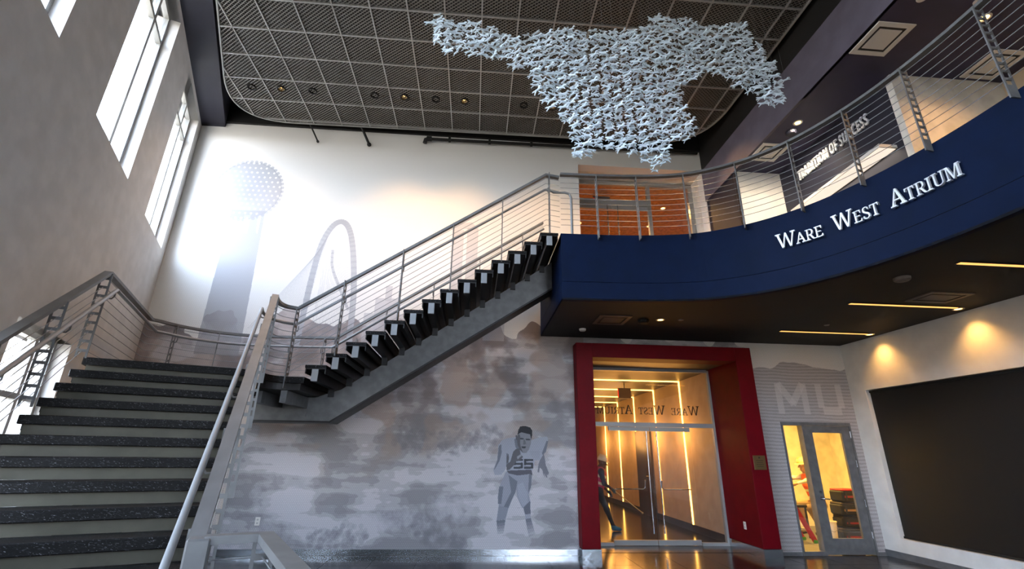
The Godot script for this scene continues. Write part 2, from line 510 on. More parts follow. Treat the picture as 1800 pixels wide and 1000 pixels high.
	fill(player_poly([210, 438, 415, 428, 425, 470, 405, 462, 300, 474, 225, 458]), drk, 0.7)
	for k in [268, 355]:   # the two fives
		for s in [[0, 348, 78, 364], [0, 348, 18, 388], [0, 378, 74, 394], [58, 382, 78, 420], [0, 408, 74, 424]]:
			fill(player_poly([k + s[0], s[1] + (k - 268) * -0.05, k + s[2], s[1] - 4, k + s[2], s[3] - 4, k + s[0], s[3]]), drk, 0.9)
	fill(player_poly([205, 395, 240, 365, 262, 290, 285, 268, 312, 262, 322, 300, 345, 330, 325, 350, 290, 365, 265, 400, 235, 430, 210, 436]), skin)
	fill(player_poly([208, 330, 222, 310, 228, 340, 222, 375, 210, 380]), skin)
	fill(player_poly([292, 330, 330, 305, 340, 315, 300, 350]), Color(0.6, 0.6, 0.63), 0.8)
	fill(player_poly([300, 150, 330, 130, 405, 145, 416, 190, 410, 230, 395, 270, 370, 300, 345, 300, 318, 275, 300, 240, 292, 190]), Color(0.50, 0.50, 0.52))
	fill(player_poly([300, 150, 318, 150, 322, 240, 345, 298, 318, 275, 300, 240, 292, 190]), skin)
	fill(player_poly([280, 160, 294, 155, 298, 200, 286, 195]), skin)
	for e in [[318, 178, 352, 190], [366, 184, 408, 196]]: fill(player_poly([e[0], e[1], e[2], e[1] + 2, e[2] - 4, e[3], e[0] + 4, e[3]]), drk, 0.85)
	fill(player_poly([350, 190, 360, 190, 372, 228, 345, 230]), skin, 0.7)
	fill(player_poly([332, 246, 372, 246, 362, 262, 338, 262]), drk, 0.9)
	fill(player_poly([298, 150, 304, 115, 320, 85, 360, 80, 405, 92, 424, 118, 422, 155, 415, 190, 405, 148, 330, 132]), Color(0.15, 0.155, 0.17))
	# block letters on the strip beside the side door
	var lt := Color(0.78, 0.765, 0.76)
	for s in [[5.62, 2.30, 5.74, 2.86], [6.12, 2.30, 6.24, 2.86], [6.42, 2.42, 6.54, 2.86], [6.82, 2.42, 6.94, 2.86], [6.5, 2.30, 6.86, 2.44]]:
		fill([Vector2(s[0], s[1]), Vector2(s[2], s[1]), Vector2(s[2], s[3]), Vector2(s[0], s[3])], lt, 0.6)
	stroke([Vector2(5.70, 2.84), Vector2(5.93, 2.5), Vector2(6.16, 2.84)], 0.13, lt, 0.6)
	# halftone dots of the print
	for iy in mural_h:
		var y := MY1 * (1.0 - (iy + 0.5) / mural_h)
		if y > 6.0: continue
		var row := int(y / 0.026)
		var fy := fposmod(y, 0.026) / 0.026 - 0.5
		for ix in mural_w:
			var x := MX0 + (MX1 - MX0) * (ix + 0.5) / mural_w
			if y > 3.7 and x > -1.2: continue
			var fx := fposmod(x + (0.017 if row % 2 else 0.0), 0.034) / 0.034 - 0.5
			var on := fx * fx + fy * fy < 0.09
			var o := (iy * mural_w + ix) * 3
			var k := 1.05 if on else 0.965
			if y > 3.7: k = 1.015 if on else 0.99
			for j in 3: mural_px[o + j] = mini(255, int(mural_px[o + j] * k))
	var im := Image.create_from_data(mural_w, mural_h, false, Image.FORMAT_RGB8, mural_px)
	var m := mat(Color.WHITE, 0.7)
	m.albedo_texture = ImageTexture.create_from_image(im)
	m.texture_repeat = false
	m.uv1_scale = Vector3(1.0 / (MX1 - MX0), -1.0 / MY1, 1)
	m.uv1_offset = Vector3(-MX0 / (MX1 - MX0), 1.0, 0)
	return m

# ---------------------------------------------------------------- setting
func setting() -> void:
	# floor: slab, and separate tiles where they can be told apart
	var plan := PackedVector2Array([Vector2(-6.2, -8.74), Vector2(7.8, -8.74), Vector2(7.8, 4.3), Vector2(-0.85, 4.3)])
	var lay := Basis(Vector3.RIGHT, Vector3.BACK, Vector3.DOWN)
	var fs := B.new()
	fs.prism(plan, Transform3D(lay, Vector3(0, -0.004, 0)), 0.3)
	var fb := obj(fs, M.floor, "floor")
	struct(fb, "dark polished floor")
	for i in 16:
		for j in 3:
			var x0 := -3.4 + i * 0.66
			var z0 := -8.47 + j * 0.66
			var b := B.new()
			b.span(Vector3(x0, -0.004, z0), Vector3(x0 + 0.653, 0.0, z0 + 0.653))
			obj(b, M.floor, "tile", fb)
	# back wall with the print, openings for the entrance, the side door and the upper glazing
	var holes := [Rect2(1.83, -0.1, 3.24, 3.53), Rect2(5.61, -0.1, 1.34, 2.26), Rect2(2.03, FLOOR2, 2.77, 7.45 - FLOOR2)]
	var wb := slab_with_holes(-6.4, 7.11, -0.05, 8.95, holes, 0.24, Transform3D(Basis(), Vector3(0, 0, BACK)))
	struct(obj(wb, mural(), "wall_back"), "pale back wall printed with a faded skyline and a ball player")
	var bs := B.new()
	bs.span(Vector3(-3.9, 0, BACK + 0.0), Vector3(1.84, 0.09, BACK + 0.014))
	struct(obj(bs, M.brushed, "baseboard_back"), "brushed steel baseboard along the printed wall")
	var bs2 := B.new()
	bs2.span(Vector3(5.1, 0, BACK), Vector3(5.6, 0.05, BACK + 0.012))
	bs2.span(Vector3(6.96, 0, BACK), Vector3(7.1, 0.05, BACK + 0.012))
	struct(obj(bs2, M.stair, "baseboard_side"))
	# left wall with windows
	var lt := Transform3D(Basis(LU, Vector3.UP, LN), LC)
	var lh := []
	for k in 4:
		var s := 0.32 + 2.58 * k
		lh.append(Rect2(s, 4.94, 1.45, 2.8))
		if k > 0: lh.append(Rect2(s, 0.95, 1.45, 1.73))
	var lb := slab_with_holes(-0.2, 13.6, -0.05, 8.95, lh, 0.42, lt)
	struct(obj(lb, M.left, "wall_left"), "tall grey wall with deep window reveals")
	for i in lh.size(): window(lh[i], lt, i + 1)
	# wall behind the camera, glazed
	var rt := Transform3D(Basis(Vector3.LEFT, Vector3.UP, Vector3.FORWARD), Vector3(0, 0, 4.0))
	var rh := [Rect2(-3.6, 1.0, 1.7, 5.4)]
	struct(obj(slab_with_holes(-7.6, 1.0, -0.05, 8.95, rh, 0.3, rt), M.left, "wall_rear"))
	for i in 1: window(rh[i], rt, 20 + i)
	# right wall under the balcony, with the recess of the dark panel
	var ru := Vector3(0.028, 0, 0.9996)
	var wt := Transform3D(Basis(-ru, Vector3.UP, ru.cross(Vector3.UP)), Vector3(7.11, 0, BACK))
	struct(obj(slab_with_holes(-12.6, 0.3, -0.05, SOFFIT + 0.1, [Rect2(-6.3, 0.31, 5.95, 2.41)], 0.14, wt), M.white, "wall_right"), "white side wall around the recessed black panel")
	var base := B.new()
	base.box(wt * Vector3(-6.2, 0.05, 0.008), Vector3(12.4, 0.1, 0.014), wt.basis)
	struct(obj(base, M.stair, "baseboard_right"))
	var pn := thing("wall_panel", "huge matte black panel recessed in the white side wall", "panel", wt * Vector3(-3.3, 0.31, -0.11))
	var pb := B.new()
	pb.box(Vector3(0, 1.2, 0), Vector3(5.93, 2.39, 0.05), wt.basis)
	obj(pb, M.screen, "panel_face", pn)
	var bkb := B.new()
	bkb.box(wt.basis * Vector3(0, 1.2, -0.06), Vector3(6.3, 2.8, 0.05), wt.basis)
	obj(bkb, M.black, "backing", pn)
	for y in [0.02, 2.38]:
		var eb := B.new()
		eb.box(wt.basis * Vector3(0, y, 0.03), Vector3(5.93, 0.03, 0.03), wt.basis)
		obj(eb, M.black, "edge_trim", pn)
	# upper ceiling void and black upper parts
	var cs := B.new()
	cs.prism(plan, Transform3D(lay, Vector3(0, 9.1, 0)), 0.2)
	struct(obj(cs, M.black, "ceiling"))
	wall_box("trim_1", Vector3(-5.9, 7.95, BACK), Vector3(4.8, 8.9, BACK + 0.06), M.black, "black band above the printed wall")
	# dark bulkhead along the left wall
	var bk := B.new()
	bk.box(LC + LU * 6.6 + LN * 0.22 + Vector3(0, 8.38, 0), Vector3(13.6, 1.04, 0.44), Basis(LU, Vector3.UP, LN))
	struct(obj(bk, M.navy_dark, "trim_2"), "dark blue bulkhead along the window wall")
	# balcony: slab, fascia, soffit
	var e2 := smooth2(edge, 4)
	var bal := Node3D.new()
	bal.name = "balcony"; add_child(bal)
	struct(bal, "curved balcony with a dark blue fascia")
	var poly := PackedVector2Array()
	for p in e2: poly.append(Vector2(p.x, p.y))
	poly.append(Vector2(7.6, 4.0)); poly.append(Vector2(7.6, BACK + 0.001)); poly.append(Vector2(1.19, BACK + 0.001))
	var flat := Transform3D(Basis(Vector3.RIGHT, Vector3.BACK, Vector3.DOWN), Vector3(0, SOFFIT + 0.03, 0))
	var sb := B.new()
	sb.prism(poly, flat, 0.03)
	obj(sb, M.soffit, "soffit", bal)
	var fl := B.new()
	fl.prism(poly, Transform3D(flat.basis, Vector3(0, FLOOR2 - 0.03, 0)), 0.12)
	obj(fl, M.soffit, "floor_slab", bal)
	for band in [[SOFFIT, 3.895, 0.012, "fascia_band"], [3.90, FLOOR2, 0.0, "fascia"]]:
		var fb2 := B.new()
		for i in e2.size() - 1:
			var t: Vector2 = (e2[i + 1] - e2[i]).normalized()
			var o := Vector2(t.y, -t.x) * -0.004 * (1 if band[2] == 0.0 else 0)
			var a := Vector3(e2[i].x + o.x, band[0], e2[i].y + o.y); var c := Vector3(e2[i + 1].x + o.x, band[0], e2[i + 1].y + o.y)
			var up := Vector3(0, band[1] - band[0], 0)
			var inn := Vector3(t.y, 0, -t.x) * 0.08
			fb2.quad(a, c, c + up, a + up); fb2.quad(a + up, c + up, c + up + inn, a + up + inn); fb2.quad(a + inn, c + inn, c, a)
		fb2.span(Vector3(1.19, band[0], BACK), Vector3(1.205, band[1], -6.25))
		obj(fb2, M.navy, band[3], bal)
	# upper storey: dropped dark ceiling, its upstand, stepped walls
	wall_box("ceiling_upper", Vector3(4.8, 6.70, BACK), Vector3(9.0, 6.78, 4.0), M.blue_ceiling, "dark blue dropped ceiling over the balcony")
	wall_box("trim_3", Vector3(4.79, 6.70, BACK), Vector3(4.84, 7.45, 4.0), M.plum, "grey upstand of the dropped ceiling")
	wall_box("trim_4", Vector3(4.80, 7.45, BACK), Vector3(4.86, 8.9, 4.0), M.black)
	wall_box("wall_upper_white", Vector3(4.82, FLOOR2, -7.44), Vector3(5.70, 6.70, -7.34), M.white, "white wall return on the balcony")
	wall_box("wall_upper_side", Vector3(4.82, FLOOR2, BACK), Vector3(4.90, 6.70, -7.345), M.navy_dark)
	wall_box("wall_upper_navy", Vector3(5.70, FLOOR2, -7.44), Vector3(5.80, 6.70, -4.90), M.navy_dark, "dark blue wall with raised lettering")
	wall_box("wall_upper_cream", Vector3(5.70, FLOOR2, -4.90), Vector3(7.45, 6.70, -4.80), M.cream, "pale wall beyond the balcony rail")
	wall_box("wall_upper_right", Vector3(7.42, FLOOR2, -4.85), Vector3(7.6, 6.70, 4.0), M.tan)
	# upper glazing recess and the warm room behind it
	var rec := B.new()
	rec.span(Vector3(2.03, 7.45, -9.2), Vector3(4.8, 7.5, BACK - 0.24)); rec.span(Vector3(1.98, FLOOR2, -9.2), Vector3(2.03, 7.5, BACK - 0.24)); rec.span(Vector3(4.8, FLOOR2, -9.2), Vector3(4.85, 7.5, BACK - 0.24))
	struct(obj(rec, M.cream, "wall_recess"))
	var ur := B.new()
	ur.span(Vector3(0.6, 7.35, -14), Vector3(7.2, 7.45, -9.15)); ur.span(Vector3(0.6, FLOOR2 - 0.1, -14), Vector3(7.2, FLOOR2, -9.15))
	ur.span(Vector3(0.5, FLOOR2, -14), Vector3(0.6, 7.35, -9.15)); ur.span(Vector3(7.1, FLOOR2, -14), Vector3(7.2, 7.35, -9.15)); ur.span(Vector3(0.6, FLOOR2, -14.1), Vector3(7.2, 7.35, -14))
	ur.span(Vector3(0.6, FLOOR2, -9.2), Vector3(2.0, 7.35, -9.1)); ur.span(Vector3(4.83, FLOOR2, -9.2), Vector3(7.2, 7.35, -9.1))
	struct(obj(ur, M.wood, "wall_upper_lobby"), "warm timber lined lobby behind the upper doors")
	# the entrance corridor
	var co := B.new()
	co.span(Vector3(4.87, 0, -20), Vector3(5.0, 3.22, -9.42)); co.span(Vector3(1.6, 0, -20), Vector3(1.75, 3.22, -9.42)); co.span(Vector3(1.6, 0, -20.1), Vector3(5.0, 3.22, -20))
	struct(obj(co, M.tan, "wall_corridor"), "tan corridor wall with strips of light")
	wall_box("ceiling_corridor", Vector3(1.6, 3.22, -20.1), Vector3(5.0, 3.32, -9.42), M.darkwood)
	wall_box("floor_corridor", Vector3(1.6, -0.2, -20.1), Vector3(5.0, 0.0, -8.74), M.floor)
	wall_box("baseboard_corridor", Vector3(4.85, 0.0, -20), Vector3(4.869, 0.14, -9.42), M.stairdark)
	# the room behind the side door
	var rm := B.new()
	rm.span(Vector3(5.3, 0, -12.0), Vector3(9.2, 2.8, -11.9)); rm.span(Vector3(9.1, 0, -12), Vector3(9.2, 2.8, -8.74)); rm.span(Vector3(5.2, 0, -12), Vector3(5.3, 2.8, -8.74)); rm.span(Vector3(7.0, 0, -8.85), Vector3(9.2, 2.8, -8.75))
	struct(obj(rm, M.cream, "wall_side_room"), "cream walls of the lit room behind the side door")
	wall_box("ceiling_side_room", Vector3(5.2, 2.8, -12), Vector3(9.2, 2.9, -8.74), M.white)
	wall_box("floor_side_room", Vector3(5.2, -0.2, -12), Vector3(9.2, 0, -8.74), M.stair)

func box_of(a: Vector3, b: Vector3) -> B:
	var x := B.new()
	x.span(a, b)
	return x

func window(r: Rect2, t: Transform3D, i: int) -> void:
	var w := Node3D.new()
	w.name = "window_%d" % i; add_child(w)
	struct(w)
	w.transform = t
	var z := -0.13
	var d := 0.07
	var x0 := r.position.x; var x1 := r.end.x; var y0 := r.position.y; var y1 := r.end.y
	var mx := x0 + (x1 - x0) * 0.36
	var my := y1 - 0.52 if y1 > 4 else y1 - 0.65
	for s in [[Vector3(x0, y0, z - d), Vector3(x0 + 0.06, y1, z)], [Vector3(x1 - 0.06, y0, z - d), Vector3(x1, y1, z)], [Vector3(x0 + 0.06, y1 - 0.06, z - d), Vector3(x1 - 0.06, y1, z)], [Vector3(x0 + 0.06, y0, z - d), Vector3(x1 - 0.06, y0 + 0.06, z)]]:
		obj(box_of(s[0], s[1]), M.alu, "frame_bar", w)
	obj(box_of(Vector3(mx - 0.035, y0 + 0.06, z - d), Vector3(mx + 0.035, y1 - 0.06, z)), M.alu, "mullion", w)
	obj(box_of(Vector3(x0 + 0.06, my - 0.03, z - d), Vector3(mx - 0.035, my + 0.03, z)), M.alu, "transom", w)
	obj(box_of(Vector3(mx + 0.035, my - 0.03, z - d), Vector3(x1 - 0.06, my + 0.03, z)), M.alu, "transom", w)
	for c in [[x0 + 0.06, mx - 0.035], [mx + 0.035, x1 - 0.06]]:
		for q in [[y0 + 0.06, my - 0.03], [my + 0.03, y1 - 0.06]]:
			obj(box_of(Vector3(c[0], q[0], z - 0.045), Vector3(c[1], q[1], z - 0.035)), M.pane, "pane", w)

# ---------------------------------------------------------------- railings
func post_mesh(h: float, n: int, drop: float) -> ArrayMesh:   # local x along the rail, z across; ladder-like post of two flats joined by rungs
	var b := B.new()
	for s in [-1, 1]:
		b.box(Vector3(0, (h - drop) * 0.5, 0.042 * s), Vector3(0.012, h + drop, 0.018))
	for i in n:
		b.box(Vector3(0, h * (i + 0.75) / (n + 0.35), 0), Vector3(0.012, 0.028, 0.068))
	if drop > 0: b.box(Vector3(0, -drop * 0.5, 0), Vector3(0.014, drop, 0.07))
	return b.mesh()

func railing(root: Node3D, path: Array, posts: Array, n_cables: int, hand_side: float, drop := 0.0, rail_w := 0.075, hand := true) -> void:
	# path: nosing-line points; posts: [point, direction]
	var h := RAIL
	var top := []
	for p in path: top.append(p + Vector3(0, h, 0))
	var b := B.new()
	b.sweep(top, rail_w, 0.036)
	obj(b, M.stair, "top_rail", root)
	for i in n_cables:
		var c := []
		for p in path: c.append(p + Vector3(0, h * (i + 0.75) / (n_cables + 0.35), 0))
		var cb := B.new()
		cb.tube(c, 0.0042, 5)
		obj(cb, M.cable, "cable", root)
	var pm := post_mesh(h, n_cables, drop)
	for q in posts:
		var d: Vector3 = q[1]
		d.y = 0
		d = d.normalized()
		var o := put(pm, M.stair, "post", root)
		o.transform = Transform3D(Basis(d, Vector3.UP, d.cross(Vector3.UP)), q[0])
		if hand:
			var br := B.new()
			var sd := d.cross(Vector3.UP) * hand_side
			br.tube([Vector3(0, 0.66, 0) + sd * 0.04, Vector3(0, 0.66, 0) + sd * 0.10, Vector3(0, 0.69, 0) + sd * 0.12, Vector3(0, 0.735, 0) + sd * 0.12], 0.008, 6)
			var bo := obj(br, M.stair, "bracket", root)
			bo.position = q[0]
	if hand:
		var hp := []
		for i in path.size():
			var a: Vector3 = path[mini(i + 1, path.size() - 1)] - path[i]
			var z: Vector3 = path[i] - path[maxi(i - 1, 0)]
			if i == 0: z = a
			if i == path.size() - 1: a = z
			var s := (a.cross(Vector3.UP).normalized() + z.cross(Vector3.UP).normalized()).normalized() * hand_side
			hp.append(path[i] + Vector3(0, 0.755, 0) + s * 0.12)
		var hb := B.new()
		hb.tube(hp, 0.021, 10)
		obj(hb, M.steel, "handrail", root)

func f1(s: float, w: float) -> Vector3:   # point on the nosing line of the lower flight
	return F0 + FD * s + FQ * w + Vector3(0, LANDING - s / RUN1 * RISE, 0)

func f2y(x: float) -> float:
	return 2.6 + (x + 2.22) * 0.6703

func railings() -> void:
	# outer railing: lower flight on the window side, round the landing, up along the wall
	var r := thing("stair_railing", "grey cable railing on the window side, round the landing and along the printed wall", "railing")
	var land := smooth2([Vector2(-4.12, -5.2), Vector2(-4.86, -7.02), Vector2(-4.86, -7.35), Vector2(-4.62, -7.75), Vector2(-4.2, -8.05), Vector2(-3.7, -8.17), Vector2(-3.1, -8.18), Vector2(-2.44, -8.15)], 4)
	land = land.filter(func(p): return p.y < -6.9 or p.y == -5.2)
	var path := [f1(3.36, -0.02), f1(0.0, -0.02)]
	for i in range(1, land.size()): path.append(Vector3(land[i].x, LANDING, land[i].y))
	path.append(Vector3(1.2, f2y(1.2) - 0.02, -8.15))
	var posts := []
	for s in [0.02, 0.86, 1.7, 2.54]: posts.append([f1(s, -0.02), -FD])
	var flat := []
	for p in land: flat.append(p)
	for d in [0.62, 1.24, 1.86, 2.4, 2.95, 3.5, 4.1]:
		var a := arc_on(flat, d)
		posts.append([Vector3(a[0].x, LANDING, a[0].y), Vector3(a[1].x, 0, a[1].y)])
	for x in [-2.44, -1.62, -0.82, 0.0, 0.8]: posts.append([Vector3(x, f2y(x) if x > -2.4 else LANDING, -8.15), Vector3.RIGHT])
	railing(r, path, posts, 9, 1.0)
	# inner railing: lower flight on the hall side, curved return, up the near side
	var q := thing("stair_railing", "grey cable railing on the hall side of both flights", "railing")
	path = [f1(3.4, FW + 0.04), f1(0.0, FW + 0.04)]
	var c := smooth2([Vector2(-2.555, -5.81), Vector2(-2.60, -6.02), Vector2(-2.57, -6.2), Vector2(-2.44, -6.3)], 4)
	for i in range(1, c.size()): path.append(Vector3(c[i].x, LANDING - 0.02, c[i].y))
	path.append(Vector3(0.98, f2y(0.98), -6.3)); path.append(Vector3(1.19, FLOOR2 + 0.055, -6.30))
	posts = []
	for s in [0.05, 0.86, 1.7, 2.54, 3.3]: posts.append([f1(s, FW + 0.04), -FD])
	posts.append([Vector3(-2.44, LANDING - 0.03, -6.3), Vector3.RIGHT])
	for x in [-1.86, -1.1, -0.41, 0.31, 1.03]: posts.append([Vector3(x, f2y(x), -6.3), Vector3.RIGHT])
	railing(q, path, posts, 10, -1.0, 0.12)
	# end loop of the handrail at the head of the stair
	var lb := B.new()
	lb.tube([Vector3(1.02, f2y(1.02) + 0.755, -6.42), Vector3(1.12, 5.46, -6.42), Vector3(1.3, 5.47, -6.42), Vector3(1.37, 5.45, -6.42), Vector3(1.4, 5.38, -6.42), Vector3(1.4, FLOOR2, -6.42)], 0.021, 10)
	obj(lb, M.steel, "handrail_return", q)
	# newel plate at the foot
	var nb := B.new()
	nb.cbox(f1(3.46, FW + 0.06) * Vector3(1, 0, 1) + Vector3(0, 0.58, 0), Vector3(0.10, 1.16, 0.11), 0.008, Basis(FQ, Vector3.UP, FD))
	obj(nb, M.stair, "newel", q)
	# low guard beside the foot of the stair
	var g := thing("guard_railing", "short level cable guard at the foot of the stair", "railing")
	var g0 := f1(3.46, FW + 0.08) * Vector3(1, 0, 1)
	var gp := [g0, g0 + FQ * 0.26, Vector3(-0.55, 0, -1.85), Vector3(-0.2, 0, -1.25)]
	for p in gp.size(): gp[p].y = 0.21
	railing(g, gp, [[Vector3(gp[1].x, 0.21, gp[1].z), FD], [Vector3(-0.3, 0.21, -1.42), FD]], 6, 1.0, 0.21, 0.075, false)
	# balcony railing
	var br := thing("balcony_railing", "grey cable railing following the curved balcony edge", "railing")
	var e2 := smooth2(edge, 4)
	path = []
	var flat2 := []
	for i in e2.size():
		var t: Vector2 = (e2[mini(i + 1, e2.size() - 1)] - e2[maxi(i - 1, 0)]).normalized()
		var p: Vector2 = e2[i] + Vector2(-t.y, t.x) * 0.05
		flat2.append(p)
		path.append(Vector3(p.x, FLOOR2 + 0.05, p.y))
	posts = []
	for d in [0.56, 1.18, 1.9, 2.64, 3.37, 4.09, 4.8, 5.58, 6.3, 7.0]:
		var a := arc_on(flat2, d)
		posts.append([Vector3(a[0].x, FLOOR2 + 0.05, a[0].y), Vector3(a[1].x, 0, a[1].y)])
	railing(br, path, posts, 10, -1.0, 0.14, 0.07, false)

# ---------------------------------------------------------------- staircase
func staircase() -> void:
	var r := thing("staircase", "two-flight stair with dark speckled stone treads and grey steel", "staircase")
	var bs := Basis(FQ, Vector3.UP, FD)
	for i in range(1, 15):   # lower flight
		var p := F0 + FD * (i * RUN1) + Vector3(0, LANDING - i * RISE, 0)
		var b := B.new()
		b.cbox(p + FQ * FW * 0.5 - FD * 0.13 - Vector3(0, 0.038, 0), Vector3(FW, 0.076, 0.27), 0.006, bs)
		obj(b, M.granite, "tread", r)
		var k := B.new()
		k.box(p + FQ * FW * 0.5 - FD * 0.05 - Vector3(0, 0.118, 0), Vector3(FW - 0.06, 0.085, 0.02), bs)
		obj(k, M.riser, "riser", r)
		var s := B.new()
		s.box(p - FD * 0.14 - Vector3(0, 0.10, 0) + FQ * 0.03, Vector3(0.012, 0.05, 0.2), bs)
		obj(s, M.stairdark, "tread_bracket", r)
	# landing
	var lp := smooth2([Vector2(-2.565, -5.80), Vector2(-2.60, -6.02), Vector2(-2.56, -6.18), Vector2(-2.42, -6.27), Vector2(-2.2, -6.27)], 4)
	lp.append_array([Vector2(-2.2, -8.2)])
	lp.append_array(smooth2([Vector2(-3.1, -8.24), Vector2(-3.7, -8.23), Vector2(-4.24, -8.11), Vector2(-4.67, -7.79), Vector2(-4.92, -7.37), Vector2(-4.92, -7.02)], 4))
	lp.append_array([Vector2(F0.x, F0.z)])
	var poly := PackedVector2Array(lp)
	var flat := Basis(Vector3.RIGHT, Vector3.BACK, Vector3.DOWN)
	var b := B.new()
	b.prism(poly, Transform3D(flat, Vector3(0, LANDING, 0)), 0.076)
	obj(b, M.granite, "landing", r)
	var u := B.new()
	var inset := Geometry2D.offset_polygon(poly, -0.05)
	u.prism(inset[0], Transform3D(flat, Vector3(0, LANDING - 0.077, 0)), 0.085)
	obj(u, M.stairdark, "landing_pan", r)
	var rb := B.new()
	rb.box(F0 + FQ * FW * 0.5 - FD * 0.05 + Vector3(0, LANDING - 0.118, 0), Vector3(FW - 0.06, 0.085, 0.02), bs)
	obj(rb, M.riser, "riser", r)
	# lower spine
	var sp := B.new()
	sp.prism(PackedVector2Array([Vector2(-0.8, LANDING - 0.2), Vector2(0.0, LANDING - 0.30), Vector2(3.2, 0.0), Vector2(2.6, 0.0), Vector2(0.0, LANDING - 0.66), Vector2(-0.8, LANDING - 0.55)]), Transform3D(Basis(FD, Vector3.UP, -FQ), F0 + FQ * (FW * 0.5 + 0.15)), 0.3)
	obj(sp, M.stair, "stringer", r)
	# upper flight
	var arm := B.new()
	arm.prism(PackedVector2Array([Vector2(0, -0.005), Vector2(0.86, -0.005), Vector2(0.86, -0.27), Vector2(0.80, -0.27), Vector2(0.80, -0.155), Vector2(0, -0.155)]), Transform3D(Basis(Vector3.FORWARD, Vector3.UP, Vector3.RIGHT), Vector3(-0.04, 0, 0)), 0.08)
	arm.prism(PackedVector2Array([Vector2(0.86, -0.005), Vector2(1.82, -0.005), Vector2(1.82, -0.1), Vector2(1.16, -0.155), Vector2(0.86, -0.155)]), Transform3D(Basis(Vector3.FORWARD, Vector3.UP, Vector3.RIGHT), Vector3(-0.04, 0, 0)), 0.08)
	var am := arm.mesh()
	var plate := B.new()
	plate.cbox(Vector3(0, -0.08, 0.006), Vector3(0.085, 0.155, 0.012), 0.003)
	var plm := plate.mesh()
	var pan := B.new()
	pan.box(Vector3(0, -0.006, -0.92), Vector3(0.26, 0.012, 1.84))
	for s in [-1, 1]: pan.box(Vector3(0.125 * s, -0.035, -0.92), Vector3(0.012, 0.07, 1.84))
	var pam := pan.mesh()
	var tr := B.new()
	tr.cbox(Vector3(0, 0.02, -0.92), Vector3(0.275, 0.04, 1.86), 0.005)
	var trm := tr.mesh()
	for i in 14:
		var at := Vector3(-2.082 + 0.2387 * i, LANDING + RISE * (i + 1) - 0.04, -6.29)
		var t := put(trm, M.granite, "tread", r); t.position = at
		var p := put(pam, M.stairdark, "tread_pan", r); p.position = at
		var a := put(am, M.stairdark, "support_arm", r); a.position = at - Vector3(0, 0.012, 0)
		var e := put(plm, M.steel, "end_plate", a); e.set_meta("label", "bright steel end plate")
	for x in [-2.43, -2.78]:   # arms under the landing
		var a := put(am, M.stair, "support_arm", r)
		a.position = Vector3(x, LANDING - 0.17, -6.29 if x > -2.5 else -6.4)
	# upper spine with its lower flange
	var yb := func(x): return 1.94 + (x + 2.04) * 0.664
	var st := B.new()
	st.prism(PackedVector2Array([Vector2(-3.9, 1.94), Vector2(-2.04, 1.94), Vector2(1.19, yb.call(1.19)), Vector2(1.19, yb.call(1.19) + 0.46), Vector2(-1.95, 2.46 - 0.07), Vector2(-2.3, 2.27), Vector2(-3.9, 2.27)]), Transform3D(Basis(), Vector3(0, 0, -7.42)), 0.30)
	obj(st, M.stair, "stringer", r)
	var fl := B.new()
	fl.sweep([Vector3(-3.9, 1.93, -7.27), Vector3(-2.04, 1.93, -7.27), Vector3(1.19, yb.call(1.19) - 0.01, -7.27)], 0.40, 0.025)
	obj(fl, M.stairdark, "flange", r)

